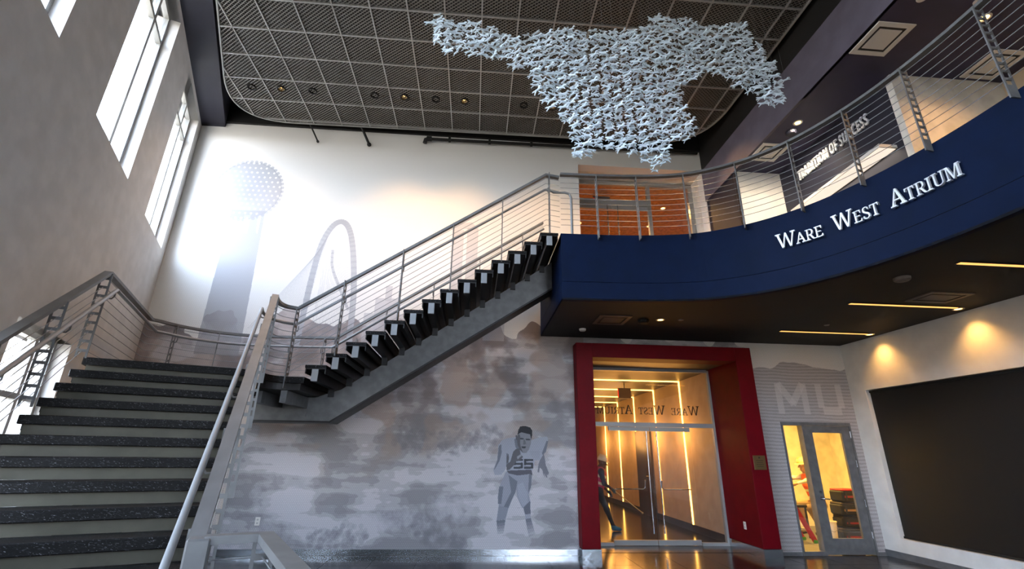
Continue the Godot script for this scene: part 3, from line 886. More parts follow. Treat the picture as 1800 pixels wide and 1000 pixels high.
# ---------------------------------------------------------------- mesh ceiling
func mesh_ceiling() -> void:
	var c := Node3D.new()
	c.name = "ceiling_mesh"; add_child(c)
	struct(c, "suspended expanded metal ceiling with rounded corners")
	var R := 1.0
	# rounded outline: left edge follows the window wall
	var o := []
	var A := Vector2(-2.2, -0.9)
	var Bc := Vector2(-5.25, -8.27); var Cc := Vector2(4.68, -8.14)
	var corner := func(p: Vector2, q: Vector2, s: Vector2, r: float):
		var l := []
		var a := q + (p - q).normalized() * r; var d := q + (s - q).normalized() * r
		for k in 13:
			var t := k / 12.0
			l.append(a.lerp(q, t).lerp(q.lerp(d, t), t))
		return l
	o.append(A)
	o.append_array(corner.call(A, Bc, Cc, 1.35))
	o.append_array(corner.call(Bc, Cc, Vector2(4.72, 2.0), 1.2))
	o.append(Vector2(4.72, 2.0)); o.append(Vector2(-1.0, 2.0))
	var out := PackedVector2Array(o)
	var flat := Basis(Vector3.RIGHT, Vector3.BACK, Vector3.DOWN)
	var rim := B.new()
	var rp := []
	for p in o: rp.append(Vector3(p.x, MESH_Y, p.y))
	rp.append(rp[0])
	rim.sweep(rp, 0.022, 0.06)
	obj(rim, M.grid, "rim", c)
	var gx := []
	var x := -4.09 - 0.567 * 2
	while x < 4.7: gx.append(x); x += 0.567
	var gz := []
	var z := -8.17 - 0.553
	while z < 2.1: gz.append(z); z += 0.553
	for q in gx:
		for seg in Geometry2D.intersect_polyline_with_polygon(PackedVector2Array([Vector2(q, -9), Vector2(q, 2.2)]), out):
			var b := B.new()
			b.span(Vector3(q - 0.011, MESH_Y - 0.02, seg[0].y), Vector3(q + 0.011, MESH_Y + 0.02, seg[-1].y))
			obj(b, M.grid, "grid_bar", c)
	for q in gz:
		for seg in Geometry2D.intersect_polyline_with_polygon(PackedVector2Array([Vector2(-6, q), Vector2(5, q)]), out):
			var b := B.new()
			b.span(Vector3(seg[0].x, MESH_Y - 0.02, q - 0.011), Vector3(seg[-1].x, MESH_Y + 0.02, q + 0.011))
			obj(b, M.grid, "grid_bar", c)
	# panels: diagonal strands of the expanded metal, one mesh shared by whole panels
	var strands := func(cell: PackedVector2Array, org: Vector2) -> ArrayMesh:
		var b := B.new()
		var p := 0.044
		var any := false
		for dirn in [[Vector2(0.80, 0.60), 0.014], [Vector2(0.80, -0.60), 0.007]]:
			var d: Vector2 = dirn[0]
			var nn := Vector2(-d.y, d.x)
			for k in range(-22, 23):
				var m: Vector2 = Vector2(0.2835, 0.2765) + nn * (k * p)
				for seg in Geometry2D.intersect_polyline_with_polygon(PackedVector2Array([m - d, m + d]), cell):
					var a := Vector3(seg[0].x, 0, seg[0].y); var e := Vector3(seg[-1].x, 0, seg[-1].y)
					if a.distance_to(e) < 0.01: continue
					var w: Vector3 = Vector3(nn.x, 0, nn.y) * dirn[1] * 0.5
					var h := Vector3(0, 0.006, 0)
					b.quad(a - w, e - w, e + w, a + w); b.quad(a + w, e + w, e + w + h, a + w + h); b.quad(e - w, a - w, a - w + h, e - w + h)
					any = true
		return b.mesh() if any else null
	var full := PackedVector2Array([Vector2(0, 0), Vector2(0.567, 0), Vector2(0.567, 0.553), Vector2(0, 0.553)])
	var fm: ArrayMesh = strands.call(full, Vector2.ZERO)
	for i in gx.size():
		for j in gz.size():
			var org := Vector2(gx[i], gz[j])
			if org.y > -1.8: continue
			var cell := PackedVector2Array()
			for p in full: cell.append(p + org)
			var cut := Geometry2D.intersect_polygons(cell, out)
			if cut.is_empty(): continue
			var area := 0.0
			for k in cut[0].size(): area += cut[0][k].cross(cut[0][(k + 1) % cut[0].size()])
			var m: ArrayMesh = fm
			if absf(area) * 0.5 < 0.312:
				var loc := PackedVector2Array()
				for p in cut[0]: loc.append(p - org)
				m = strands.call(loc, org)
			if m == null: continue
			var q := put(m, M.mesh, "mesh_panel", c)
			q.position = Vector3(org.x, MESH_Y, org.y)
	# recessed lamps over the mesh
	var lit := {-3.83: 0.4, -1.56: 1.0, -0.42: 1.0, 1.29: 1.0, 3.0: 0.7, 4.0: 0.7}
	for px in [-4.37, -3.83, -3.26, -2.12, -1.56, -0.97, -0.42, 0.72, 1.29, 1.85, 2.41, 3.0, 4.0]:
		var on: float = lit.get(px, 0.0)
		var l := thing("downlight", "lit round lamp in the mesh ceiling" if on else "unlit black round lamp in the mesh ceiling", "lamp", Vector3(px, MESH_Y - 0.02, -7.3), 0, "lit lamps in the mesh ceiling" if on else "unlit lamps in the mesh ceiling")
		var b := B.new()
		b.lathe([Vector2(0.055, 0.02), Vector2(0.058, 0.0), Vector2(0.075, -0.006), Vector2(0.08, 0.0), Vector2(0.08, 0.2), Vector2(0, 0.2)], 16)
		b.lathe([Vector2(0.055, 0.02), Vector2(0.045, 0.12)], 16)
		obj(b, M.black, "can", l)
		var d := B.new()
		d.lathe([Vector2(0.0, 0.05), Vector2(0.03, 0.055), Vector2(0.045, 0.08)], 14)
		obj(d, M.bulb if on else M.stair, "bulb", l)
		if on: spot(Vector3(px, MESH_Y - 0.03, -7.3), Vector3(px, 0, -7.6), Color(1.0, 0.78, 0.5), 9.0 * on, 50.0, 0.05)
	# sprinkler pipe and its stubs under the ceiling edge
	var pipe := thing("sprinkler_pipe", "black pipe with couplings under the ceiling at the printed wall", "pipe")
	var pb := B.new()
	pb.tube([Vector3(-1.2, 7.80, -8.40), Vector3(4.7, 7.86, -8.40)], 0.032, 10)
	obj(pb, M.black, "pipe_run", pipe)
	for q in [-1.18, -0.75, 0.1, 1.0, 1.9, 2.9, 3.8]:
		var k := B.new()
		var w := 0.05 if q < -1 else 0.025
		k.tube([Vector3(q - w, 7.805 + (q + 1.2) * 0.0102, -8.40), Vector3(q + w, 7.805 + (q + 1.2) * 0.0102, -8.40)], 0.055, 10)
		obj(k, M.black, "coupling", pipe)
	var el := B.new()
	el.tube([Vector3(-1.2, 7.8, -8.40), Vector3(-1.25, 7.78, -8.40), Vector3(-1.27, 7.70, -8.42)], 0.045, 10)
	obj(el, M.stairdark, "elbow", pipe)
	for q in [-3.60, -2.55]:
		var t := tag(obj(rod(Vector3(q - 0.04, 7.93, -8.26), Vector3(q + 0.13, 7.6, -8.45), 0.016 if q < -3 else 0.026), M.black, "sprinkler_stub"), "thin black pipe stub slanting from ceiling to wall" if q < -3 else "thick black pipe stub slanting from ceiling to wall", "pipe")

func rod(a: Vector3, b: Vector3, r: float) -> B:
	var x := B.new()
	x.tube([a, b], r, 8)
	x.lathe([Vector2(0, -0.01), Vector2(r * 1.7, -0.008), Vector2(r * 1.7, 0.02), Vector2(0, 0.025)], 10, b, Basis(Vector3.RIGHT, PI / 2.0))
	return x

# ---------------------------------------------------------------- hanging sculpture
func sculpture() -> void:
	var ZS := -4.7
	var s := thing("hanging_sculpture", "hanging horse made of many small pale blue galloping figures", "sculpture", Vector3(1.6, 5.0, ZS))
	# outline of the big horse at ZS, in metres
	var px := [755, 30, 770, 24, 800, 40, 840, 40, 880, 54, 905, 66, 940, 58, 990, 50, 1040, 54, 1090, 54, 1130, 52, 1150, 25, 1175, 30, 1210, 34, 1240, 44, 1275, 48, 1300, 36, 1322, 60, 1342, 92, 1362, 116, 1382, 138, 1378, 176, 1350, 190, 1330, 172, 1308, 155, 1288, 148, 1268, 132, 1240, 128, 1215, 140, 1201, 155, 1200, 178, 1206, 192, 1222, 205, 1222, 232, 1205, 248, 1182, 252, 1172, 286, 1150, 302, 1122, 280, 1090, 264, 1060, 258, 1040, 275, 1016, 282, 1004, 240, 994, 212, 970, 192, 950, 172, 936, 142, 930, 122, 905, 118, 880, 108, 850, 100, 820, 96, 790, 92, 755, 72]
	var cam := camera_basis()
	var out := PackedVector2Array()
	for i in range(0, px.size(), 2):
		var d: Vector3 = cam * Vector3((px[i] - 900.0) / 820.24, -(px[i + 1] - 500.0) / 820.24, -1)
		var t := ZS / d.z
		out.append(Vector2(d.x * t, 1.56 + d.y * t))
	# one small galloping figure
	var hp := [-.52, .12, -.36, .17, -.2, .12, 0, .11, .12, .16, .22, .29, .33, .31, .47, .17, .42, .12, .31, .17, .24, .05, .36, -.05, .45, -.17, .38, -.15, .27, -.07, .14, -.06, 0, -.07, -.12, -.05, -.24, -.15, -.40, -.32, -.42, -.26, -.29, -.08, -.27, .03, -.4, .05]
	var fig := PackedVector2Array()
	for i in range(0, hp.size(), 2): fig.append(Vector2(hp[i], hp[i + 1]) * 0.136)
	var fb := B.new()
	fb.prism(fig, Transform3D(Basis(), Vector3(0, 0, -0.005)), 0.01)
	for k in 2: fb.box(Vector3(-0.02 + 0.035 * k, 0.005, 0), Vector3(0.04, 0.016, 0.02))
	var fm := fb.mesh()
	var all := []
	var wires := B.new()
	var r := RandomNumberGenerator.new()
	r.seed = 77
	var layers := 3
	for L in layers:
		var dz := (L - (layers - 1) * 0.5) * 0.26
		var x := -1.0 + 0.05 * L
		while x < 4.2:
			var shrink := absf(dz) * 0.25
			var lowest := 99.0
			var y := 4.75 + r.randf() * 0.09
			while y < 7.75:
				var p := Vector2(x + r.randf_range(-0.022, 0.022), y + r.randf_range(-0.02, 0.02))
				# each layer keeps the outline seen from the hall: scale with its distance
				var k := (ZS + dz) / ZS
				var q := Vector2(p.x / k, 1.56 + (p.y - 1.56) / k)
				if Geometry2D.is_point_in_polygon(q, out) and r.randf() > shrink * 0.6:
					var b := Basis.from_euler(Vector3(r.randf_range(-0.25, 0.25), r.randf_range(-0.9, 0.5), r.randf_range(-0.35, 0.4))).scaled(Vector3.ONE * r.randf_range(0.8, 1.08))
					all.append(Transform3D(b, Vector3(p.x, p.y, ZS + dz) - s.position))
					lowest = minf(lowest, p.y)
				y += 0.104
			if lowest < 90: wires.tube([Vector3(x, lowest, ZS + dz) - s.position, Vector3(x, MESH_Y - 0.02, ZS + dz) - s.position], 0.0009, 3, false)
			x += 0.138
	# those that show largest (nearest the hall) are parts of their own, the rest one body
	all.sort_custom(func(a, b): return a.origin.length_squared() + absf(a.origin.z - 4) * 3 < b.origin.length_squared() + absf(b.origin.z - 4) * 3)
	var near := mini(300, all.size())
	for i in near:
		var o := put(fm, M.figure, "horse_figure", s)
		o.transform = all[i]
	var mm := MultiMesh.new()
	mm.transform_format = MultiMesh.TRANSFORM_3D
	mm.mesh = fm
	mm.instance_count = all.size() - near
	for i in mm.instance_count: mm.set_instance_transform(i, all[near + i])
	var mi := MultiMeshInstance3D.new()
	mi.multimesh = mm; mi.material_override = M.figure; mi.name = "horse_figures"
	s.add_child(mi)
	mi.set_meta("kind", "stuff")
	var wo := obj(wires, M.cable, "suspension_wires", s)
	wo.set_meta("kind", "stuff")
	print("figures ", all.size())

# ---------------------------------------------------------------- lettering
func letter(ch: String, size: float, font: Font, depth: float) -> TextMesh:
	var t := TextMesh.new()
	t.text = ch; t.font = font; t.font_size = 64; t.pixel_size = size / 64.0; t.depth = depth; t.curve_step = 2.0
	t.horizontal_alignment = HORIZONTAL_ALIGNMENT_LEFT
	return t

func small_caps(text: String, font: Font, big: float, small: float, gap: float) -> Array:   # [char, size, x]
	var o := []
	var x := 0.0
	var first := true
	for ch in text:
		if ch == " ":
			x += gap; first = true
			continue
		var s := big if first else small
		o.append([ch, s, x])
		x += font.get_string_size(ch, HORIZONTAL_ALIGNMENT_LEFT, -1, 64).x * s / 64.0
		first = false
	o.append(["", 0.0, x])
	return o

func lettering() -> void:
	var serif := SystemFont.new()
	serif.font_names = PackedStringArray(["Droid Serif"])
	var sans := SystemFont.new()
	sans.font_names = PackedStringArray(["Droid Sans"]); sans.font_weight = 700
	# on the curved fascia
	var s := thing("lettering", "raised silver serif lettering on the curved blue fascia", "sign", Vector3(4.4, 4.16, -4.8))
	var e2 := smooth2(edge, 4)
	var l := small_caps("WARE WEST ATRIUM", serif, 0.285, 0.205, 0.14)
	var total: float = l[-1][2]
	var k := 2.06 / total
	for q in l:
		if q[0] == "": continue
		var tm := letter(q[0], q[1], serif, 0.03)
		var adv: float = serif.get_string_size(q[0], HORIZONTAL_ALIGNMENT_LEFT, -1, 64).x * q[1] / 64.0
		var a := arc_on(e2, 3.02 + (q[2] + adv * 0.5) * k)
		var t := Vector3(a[1].x, 0, a[1].y)
		var nn := Vector3(-t.z, 0, t.x)
		var mi := put(tm, M.letter, "letter", s)
		mi.transform = Transform3D(Basis(t * k, Vector3.UP, nn), Vector3(a[0].x, 4.16, a[0].y) + nn * 0.045 - t * adv * 0.5 * k - s.position)
		center_y(mi, tm)
	# on the dark wall above
	var d := thing("lettering", "raised white capital lettering on the dark blue upper wall", "sign", Vector3(5.69, 6.23, -6.85))
	var x := 0.0
	var txt := "TRADITION OF SUCCESS"
	var w := sans.get_string_size(txt, HORIZONTAL_ALIGNMENT_LEFT, -1, 64).x * 0.26 / 64.0
	var kx := 1.58 / w
	for ch in txt:
		var adv := sans.get_string_size(ch, HORIZONTAL_ALIGNMENT_LEFT, -1, 64).x * 0.26 / 64.0
		if ch != " ":
			var tm := letter(ch, 0.26, sans, 0.025)
			var mi := put(tm, M.letter, "letter", d)
			mi.transform = Transform3D(Basis(Vector3.BACK * kx, Vector3.UP, Vector3.LEFT), Vector3(-0.015, 0, x))
			center_y(mi, tm)
		x += adv * kx
	# on the entrance transom, facing the corridor, so read backwards from the hall
	var g := thing("lettering", "thin dark lettering on the glass over the entrance doors, seen from behind", "sign", Vector3(4.53, 2.31, -9.385), PI)
	l = small_caps("WARE WEST ATRIUM", serif, 0.25, 0.185, 0.12)
	k = 2.12 / l[-1][2]
	var dark := mat(Color(0.11, 0.085, 0.06), 0.5)
	for q in l:
		if q[0] == "": continue
		var tm := letter(q[0], q[1], serif, 0.004)
		var mi := put(tm, dark, "letter", g)
		mi.transform = Transform3D(Basis.from_scale(Vector3(k, 1, 1)), Vector3(q[2] * k, 0, 0))
		center_y(mi, tm)

func center_y(mi: MeshInstance3D, tm: TextMesh) -> void:   # put the bottom of the glyph on the line
	mi.position.y -= tm.get_aabb().position.y

# ---------------------------------------------------------------- entrance
func entrance() -> void:
	var p := thing("entrance_portal", "deep crimson portal frame around the glass entrance doors", "portal", Vector3(3.45, 0, -8.25))
	var o := p.position
	for s in [[1.80, 2.10, "pier"], [4.79, 5.10, "pier"]]:
		var b := B.new()
		b.cbox(Vector3((s[0] + s[1]) * 0.5, 1.80, -8.82) - o, Vector3(s[1] - s[0], 3.33, 1.14), 0.006)
		obj(b, M.red, s[2], p)
		var k := B.new()
		k.box(Vector3((s[0] + s[1]) * 0.5, 0.065, -8.82) - o, Vector3(s[1] - s[0] + 0.012, 0.13, 1.15))
		obj(k, M.brushed, "plinth", p)
	var h := B.new()
	h.cbox(Vector3(3.445, 3.335, -8.445) - o, Vector3(2.69, 0.26, 0.39), 0.004)
	obj(h, M.red, "header", p)
	var so := B.new()
	so.box(Vector3(3.445, 3.25, -9.02) - o, Vector3(2.69, 0.06, 0.74))
	obj(so, M.darkwood, "soffit", p)
	var pl := thing("plaque", "small bronze plaque on the face of the crimson portal", "plaque", Vector3(4.945, 1.34, -8.247))
	var b1 := B.new()
	b1.cbox(Vector3(0, 0.115, 0.004), Vector3(0.215, 0.23, 0.012), 0.003)
	obj(b1, mat(Color(0.42, 0.33, 0.20), 0.4, 0.5), "plate", pl)
	var b2 := B.new()
	for i in 4: b2.box(Vector3(0, 0.15 - i * 0.032, 0.0105), Vector3(0.13 - 0.02 * (i % 2), 0.008, 0.001))
	b2.box(Vector3(0, 0.195, 0.0105), Vector3(0.03, 0.025, 0.001))
	obj(b2, mat(Color(0.22, 0.17, 0.10), 0.5, 0.3), "engraving", pl)
	outlet(Vector3(4.788, 0.36, -8.72), -PI / 2, "white outlet plate on the inner side of the crimson portal")
	outlet(Vector3(-3.34, 0.42, BACK + 0.002), 0, "white outlet plate on the printed wall")
	# glazed screen
	var g := thing("glass_entrance", "double glass entrance doors with steel frame and transom", "door", Vector3(3.45, 0, -9.37))
	o = g.position
	for s in [[Vector3(4.745, 0, 0), Vector3(4.79, 3.2, 0)], [Vector3(2.10, 0, 0), Vector3(2.14, 3.2, 0)], [Vector3(2.14, 3.16, 0), Vector3(4.745, 3.22, 0)], [Vector3(2.14, 2.07, 0), Vector3(4.745, 2.15, 0)], [Vector3(2.14, 0, 0), Vector3(2.62, 0.05, 0)], [Vector3(4.27, 0, 0), Vector3(4.745, 0.05, 0)]]:
		var b := B.new()
		b.span(Vector3(s[0].x, s[0].y, -9.41) - o, Vector3(s[1].x, s[1].y, -9.33) - o)
		obj(b, M.alu, "frame_bar", g)
	for s in [[2.14, 2.62, 0.05, 2.07], [4.27, 4.745, 0.05, 2.07], [2.14, 4.745, 2.15, 3.16]]:
		obj(box_of(Vector3(s[0], s[2], -9.376) - o, Vector3(s[1], s[3], -9.364) - o), M.pane, "pane", g)
	for s in [[2.63, 3.44, 1.0], [3.455, 4.26, -1.0]]:
		var leaf := obj(box_of(Vector3(s[0], 0.09, -9.376) - o, Vector3(s[1], 1.99, -9.364) - o), M.pane, "door_leaf", g)
		obj(box_of(Vector3(s[0], 0.005, -9.395) - o, Vector3(s[1], 0.09, -9.345) - o), M.alu, "bottom_rail", leaf)
		obj(box_of(Vector3(s[0], 1.99, -9.395) - o, Vector3(s[1], 2.065, -9.345) - o), M.alu, "top_rail", leaf)
		var xp: float = 3.365 if s[2] > 0 else 3.57
		var pb := B.new()
		pb.tube([Vector3(xp, 0.2, -9.31) - o, Vector3(xp, 2.0, -9.31) - o], 0.014, 8)
		for y in [0.3, 1.9]: pb.tube([Vector3(xp, y, -9.31) - o, Vector3(xp, y, -9.37) - o], 0.01, 6)
		obj(pb, M.brushed, "pull_bar", leaf)
		var pu := B.new()
		var xe: float = 2.72 if s[2] > 0 else 4.17
		pu.tube([Vector3(xp - 0.06 * s[2], 1.1, -9.40) - o, Vector3(xp - 0.06 * s[2], 0.97, -9.43) - o, Vector3(xp - 0.1 * s[2], 0.94, -9.43) - o, Vector3(xe, 0.94, -9.43) - o, Vector3(xe, 0.94, -9.38) - o], 0.012, 8)
		obj(pu, M.brushed, "push_bar", leaf)
	# rings of light strips in the corridor
	for k in 5:
		var z := -10.98 - 1.683 * k
		var r := thing("light_strip", ["first", "second", "third", "fourth", "fifth"][k] + " amber light strip framing the corridor, counted from the glass doors", "lamp", Vector3(3.3, 0, z))
		obj(box_of(Vector3(4.852, 0.14, z - 0.02) - r.position, Vector3(4.872, 3.22, z + 0.02) - r.position), M.led, "wall_strip", r)
		obj(box_of(Vector3(1.76, 3.2, z - 0.02) - r.position, Vector3(4.85, 3.222, z + 0.02) - r.position), M.led, "ceiling_strip", r)
		omni(Vector3(4.55, 2.0, z), Color(1.0, 0.70, 0.36), 1.0, 0.4)
	var ex := thing("exit_sign", "exit sign hanging from the corridor ceiling, seen from behind", "sign", Vector3(3.72, 2.86, -11.6))
	obj(box_of(Vector3(-0.16, 0, -0.02), Vector3(0.16, 0.25, 0.02)), mat(Color(0.34, 0.27, 0.16), 0.5), "case", ex)
	obj(box_of(Vector3(-0.165, 0.02, -0.022), Vector3(-0.158, 0.23, 0.022)), glow(Color(0.9, 0.1, 0.06), 1.5), "edge_light", ex)
	obj(box_of(Vector3(-0.01, 0.25, -0.01), Vector3(0.01, 0.36, 0.01)), M.stair, "stem", ex)
	var dd := thing("corridor_door", "dark brown door in the right wall of the lit corridor", "door", Vector3(4.84, 0, -13.7))
	obj(box_of(Vector3(-0.02, 0.0, -0.62), Vector3(0.029, 2.2, 0.55)), M.darkwood, "leaf", dd)
	obj(box_of(Vector3(-0.03, 0.0, 0.55), Vector3(0.029, 2.26, 0.61)), M.darkwood, "frame", dd)
	var hb := B.new()
	hb.tube([Vector3(-0.02, 1.0, 0.42), Vector3(-0.07, 1.0, 0.42), Vector3(-0.07, 1.0, 0.28)], 0.012, 8)
	obj(hb, M.brushed, "handle", dd)

func outlet(at: Vector3, turn: float, label: String) -> void:
	var t := thing("outlet", label, "outlet", at, turn)
	var b := B.new()
	b.cbox(Vector3(0, 0.06, 0.003), Vector3(0.075, 0.12, 0.008), 0.002)
	obj(b, M.diffuser, "plate", t)
	var k := B.new()
	for y in [0.035, 0.085]: k.box(Vector3(0, y, 0.0075), Vector3(0.03, 0.026, 0.002))
	obj(k, mat(Color(0.7, 0.69, 0.67), 0.5), "socket", t)

# ---------------------------------------------------------------- side door and its room
func side_door() -> void:
	var d := thing("side_door", "grey framed glass door with a narrow sidelight at the wall corner", "door", Vector3(6.28, 0, BACK))
	var o := d.position
	for s in [[5.61, 5.64, 0, 2.16], [6.0, 6.04, 0, 2.10], [6.92, 6.95, 0, 2.16], [5.64, 6.92, 2.10, 2.16], [5.64, 6.0, 0, 0.06]]:
		obj(box_of(Vector3(s[0], s[2], BACK - 0.12) - o, Vector3(s[1], s[3], BACK + 0.02) - o), M.stair, "frame_bar", d)
	obj(box_of(Vector3(5.64, 0.06, BACK - 0.05) - o, Vector3(6.0, 2.10, BACK - 0.04) - o), M.pane, "sidelight", d)
	var leaf := obj(slab_with_holes(6.045 - o.x, 6.915 - o.x, 0.01, 2.095, [Rect2(6.19 - o.x, 0.255, 0.565, 1.725)], 0.045, Transform3D(Basis(), Vector3(0, 0, 0.005))), M.stair, "leaf", d)
	obj(box_of(Vector3(6.19, 0.255, BACK - 0.02) - o, Vector3(6.755, 1.98, BACK - 0.012) - o), M.pane, "pane", leaf)
	var hb := B.new()
	hb.tube([Vector3(6.125, 0.88, BACK) - o, Vector3(6.125, 0.88, BACK + 0.06) - o, Vector3(6.24, 0.87, BACK + 0.06) - o], 0.011, 8)
	hb.lathe([Vector2(0, 0), Vector2(0.028, 0), Vector2(0.026, 0.012), Vector2(0, 0.014)], 14, Vector3(6.125, 0.88, BACK + 0.005) - o, Basis(Vector3.RIGHT, PI / 2))
	hb.lathe([Vector2(0, 0), Vector2(0.022, 0), Vector2(0.02, 0.014), Vector2(0, 0.016)], 14, Vector3(6.125, 0.98, BACK + 0.005) - o, Basis(Vector3.RIGHT, PI / 2))
	obj(hb, M.brushed, "handle", leaf)
	for y in [0.25, 0.75, 1.4, 1.9]:
		var k := B.new()
		k.tube([Vector3(6.918, y, BACK + 0.012) - o, Vector3(6.918, y + 0.11, BACK + 0.012) - o], 0.008, 6)
		obj(k, M.brushed, "hinge", leaf)
	# room light
	var lp := thing("ceiling_light", "square ceiling light in the room behind the side door", "lamp", Vector3(6.9, 2.77, -10.2))
	obj(box_of(Vector3(-0.3, 0, -0.3), Vector3(0.3, 0.03, 0.3)), glow(Color(1.0, 0.80, 0.38), 3.0), "diffuser", lp)
	var al := AreaLight3D.new()
	al.area_size = Vector2(0.6, 0.6)
	al.light_color = Color(1.0, 0.78, 0.36); al.light_energy = 26.0; al.shadow_enabled = true; al.area_range = 20.0
	al.name = "room_light"; add_child(al)
	al.position = Vector3(6.9, 2.75, -10.2); al.rotation.x = -PI / 2
	# stack of tool bags
	var y := 0.0
	for i in 4:
		var h: float = [0.26, 0.22, 0.24, 0.25][i]
		var t := thing("tool_bag", ["black tool bag with thin red trim at the bottom of the stack", "black tool bag with a red side band, second from the floor", "black tool bag with tan lettering bar and red lid, third from the floor", "black tool bag with a bright red top, topmost of the stack"][i], "bag", Vector3(7.52 + 0.03 * (i % 2), y, -9.75), 0.1 * (i - 1.5))
		var b := B.new()
		b.cbox(Vector3(0, h * 0.45, 0), Vector3(0.56 - 0.03 * i, h * 0.88, 0.34), 0.035)
		obj(b, mat(Color(0.05, 0.05, 0.055), 0.8), "body", t)
		var k := B.new()
		k.cbox(Vector3(0, h * 0.9, 0), Vector3(0.52 - 0.03 * i, h * 0.16, 0.31), 0.015)
		obj(k, mat(Color(0.62, 0.05, 0.07) if i == 3 else Color(0.10, 0.05, 0.055), 0.7), "lid", t)
		for sx in [-0.16, 0.16]:
			obj(box_of(Vector3(sx - 0.02, 0.04, 0.165), Vector3(sx + 0.02, h * 0.7, 0.178)), mat(Color(0.09, 0.09, 0.095), 0.7), "strap", t)
		obj(box_of(Vector3(-0.2, h * 0.35, 0.17), Vector3(0.2, h * 0.5, 0.176)), mat(Color(0.5, 0.06, 0.07) if i != 2 else Color(0.55, 0.42, 0.25), 0.7), "band", t)
		y += h
	# folded step ladder leaning in the room, bucket, plastic sack
	var ld := thing("step_ladder", "red step ladder with a green foot leaning behind the sidelight", "ladder", Vector3(6.62, 0, -9.62))
	var lr := mat(Color(0.66, 0.06, 0.08), 0.5)
	for z in [0.0, -0.36]:
		var b := B.new()
		b.sweep([Vector3(0.03, 0.02, z), Vector3(-0.40, 1.02, z - 0.1)], 0.035, 0.085)
		obj(b, lr, "rail", ld)
		var k := B.new()
		k.cbox(Vector3(0.035, 0.03, z), Vector3(0.1, 0.06, 0.05), 0.01)
		obj(k, mat(Color(0.25, 0.6, 0.12), 0.6), "foot", ld)
	for i in 3:
		var f := 0.22 + i * 0.28
		obj(box_of(Vector3(0.03 - 0.43 * f - 0.04, f, -0.36 - 0.1 * f), Vector3(0.03 - 0.43 * f + 0.04, f + 0.03, 0.0 - 0.1 * f)), M.alu, "step", ld)
	var bu := thing("bucket", "white plastic bucket on the floor behind the side door", "bucket", Vector3(7.03, 0, -9.72))
	var bb := B.new()
	bb.lathe([Vector2(0, 0), Vector2(0.13, 0), Vector2(0.155, 0.36), Vector2(0.165, 0.36), Vector2(0.165, 0.38), Vector2(0.145, 0.38), Vector2(0.12, 0.02), Vector2(0, 0.02)], 20)
	obj(bb, M.diffuser, "pail", bu)
	var bh := B.new()
	bh.tube([Vector3(-0.16, 0.35, 0), Vector3(-0.12, 0.25, 0.12), Vector3(0, 0.2, 0.16), Vector3(0.12, 0.25, 0.12), Vector3(0.16, 0.35, 0)], 0.004, 5)
	obj(bh, M.steel, "handle", bu)
	var bx := thing("carton", "pale open carton on the floor beside the crouching worker", "box", Vector3(6.85, 0, -11.2), 0.3)
	for s in [[Vector3(-0.25, 0, -0.22), Vector3(0.25, 0.42, -0.2)], [Vector3(-0.25, 0, 0.2), Vector3(0.25, 0.42, 0.22)], [Vector3(-0.25, 0, -0.2), Vector3(-0.235, 0.42, 0.2)], [Vector3(0.235, 0, -0.2), Vector3(0.25, 0.42, 0.2)]]:
		obj(box_of(s[0], s[1]), mat(Color(0.78, 0.68, 0.52), 0.8), "side", bx)
	var sk := thing("plastic_sack", "crumpled white plastic sack hanging by the sidelight", "bag", Vector3(6.70, 0.625, -10.3))
	sk.get_class()
	obj(blob([[Vector3(0, 0.1, 0), Vector3(0.02, 0.2, 0.02), 0.11, 0.07], [Vector3(0.06, 0.07, 0.03), Vector3(0.04, 0.18, 0), 0.08, 0.05], [Vector3(0.0, 0.2, 0), Vector3(0.03, 0.34, 0), 0.05, 0.025]], 0.018, 0.03, func(_p): return Color.WHITE), glass(Color(0.9, 0.9, 0.88), 0.6), "sack", sk)
	var tb := thing("work_table", "small dark work table holding the plastic sack", "table", Vector3(6.72, 0, -10.35))
	obj(box_of(Vector3(-0.25, 0.57, -0.2), Vector3(0.25, 0.615, 0.2)), M.stairdark, "table_top", tb)
	for q in [[-0.22, -0.17], [0.22, -0.17], [-0.22, 0.17], [0.22, 0.17]]:
		obj(box_of(Vector3(q[0] - 0.015, 0, q[1] - 0.015), Vector3(q[0] + 0.015, 0.57, q[1] + 0.015)), M.stairdark, "leg", tb)

# ---------------------------------------------------------------- people
func field(caps: Array, p: Vector3, k: float) -> float:
	var d := 1e3
	for c in caps:
		var a: Vector3 = c[0]
		var ab: Vector3 = c[1] - a
		var l := ab.length_squared()
		var t := clampf((p - a).dot(ab) / l, 0, 1) if l > 1e-9 else 0.0
		var e: float = (p - a - ab * t).length() - lerpf(c[2], c[3], t)
		if d > 900: d = e
		else:
			var h := maxf(k - absf(d - e), 0.0) / k
			d = minf(d, e) - h * h * k * 0.25
	return d

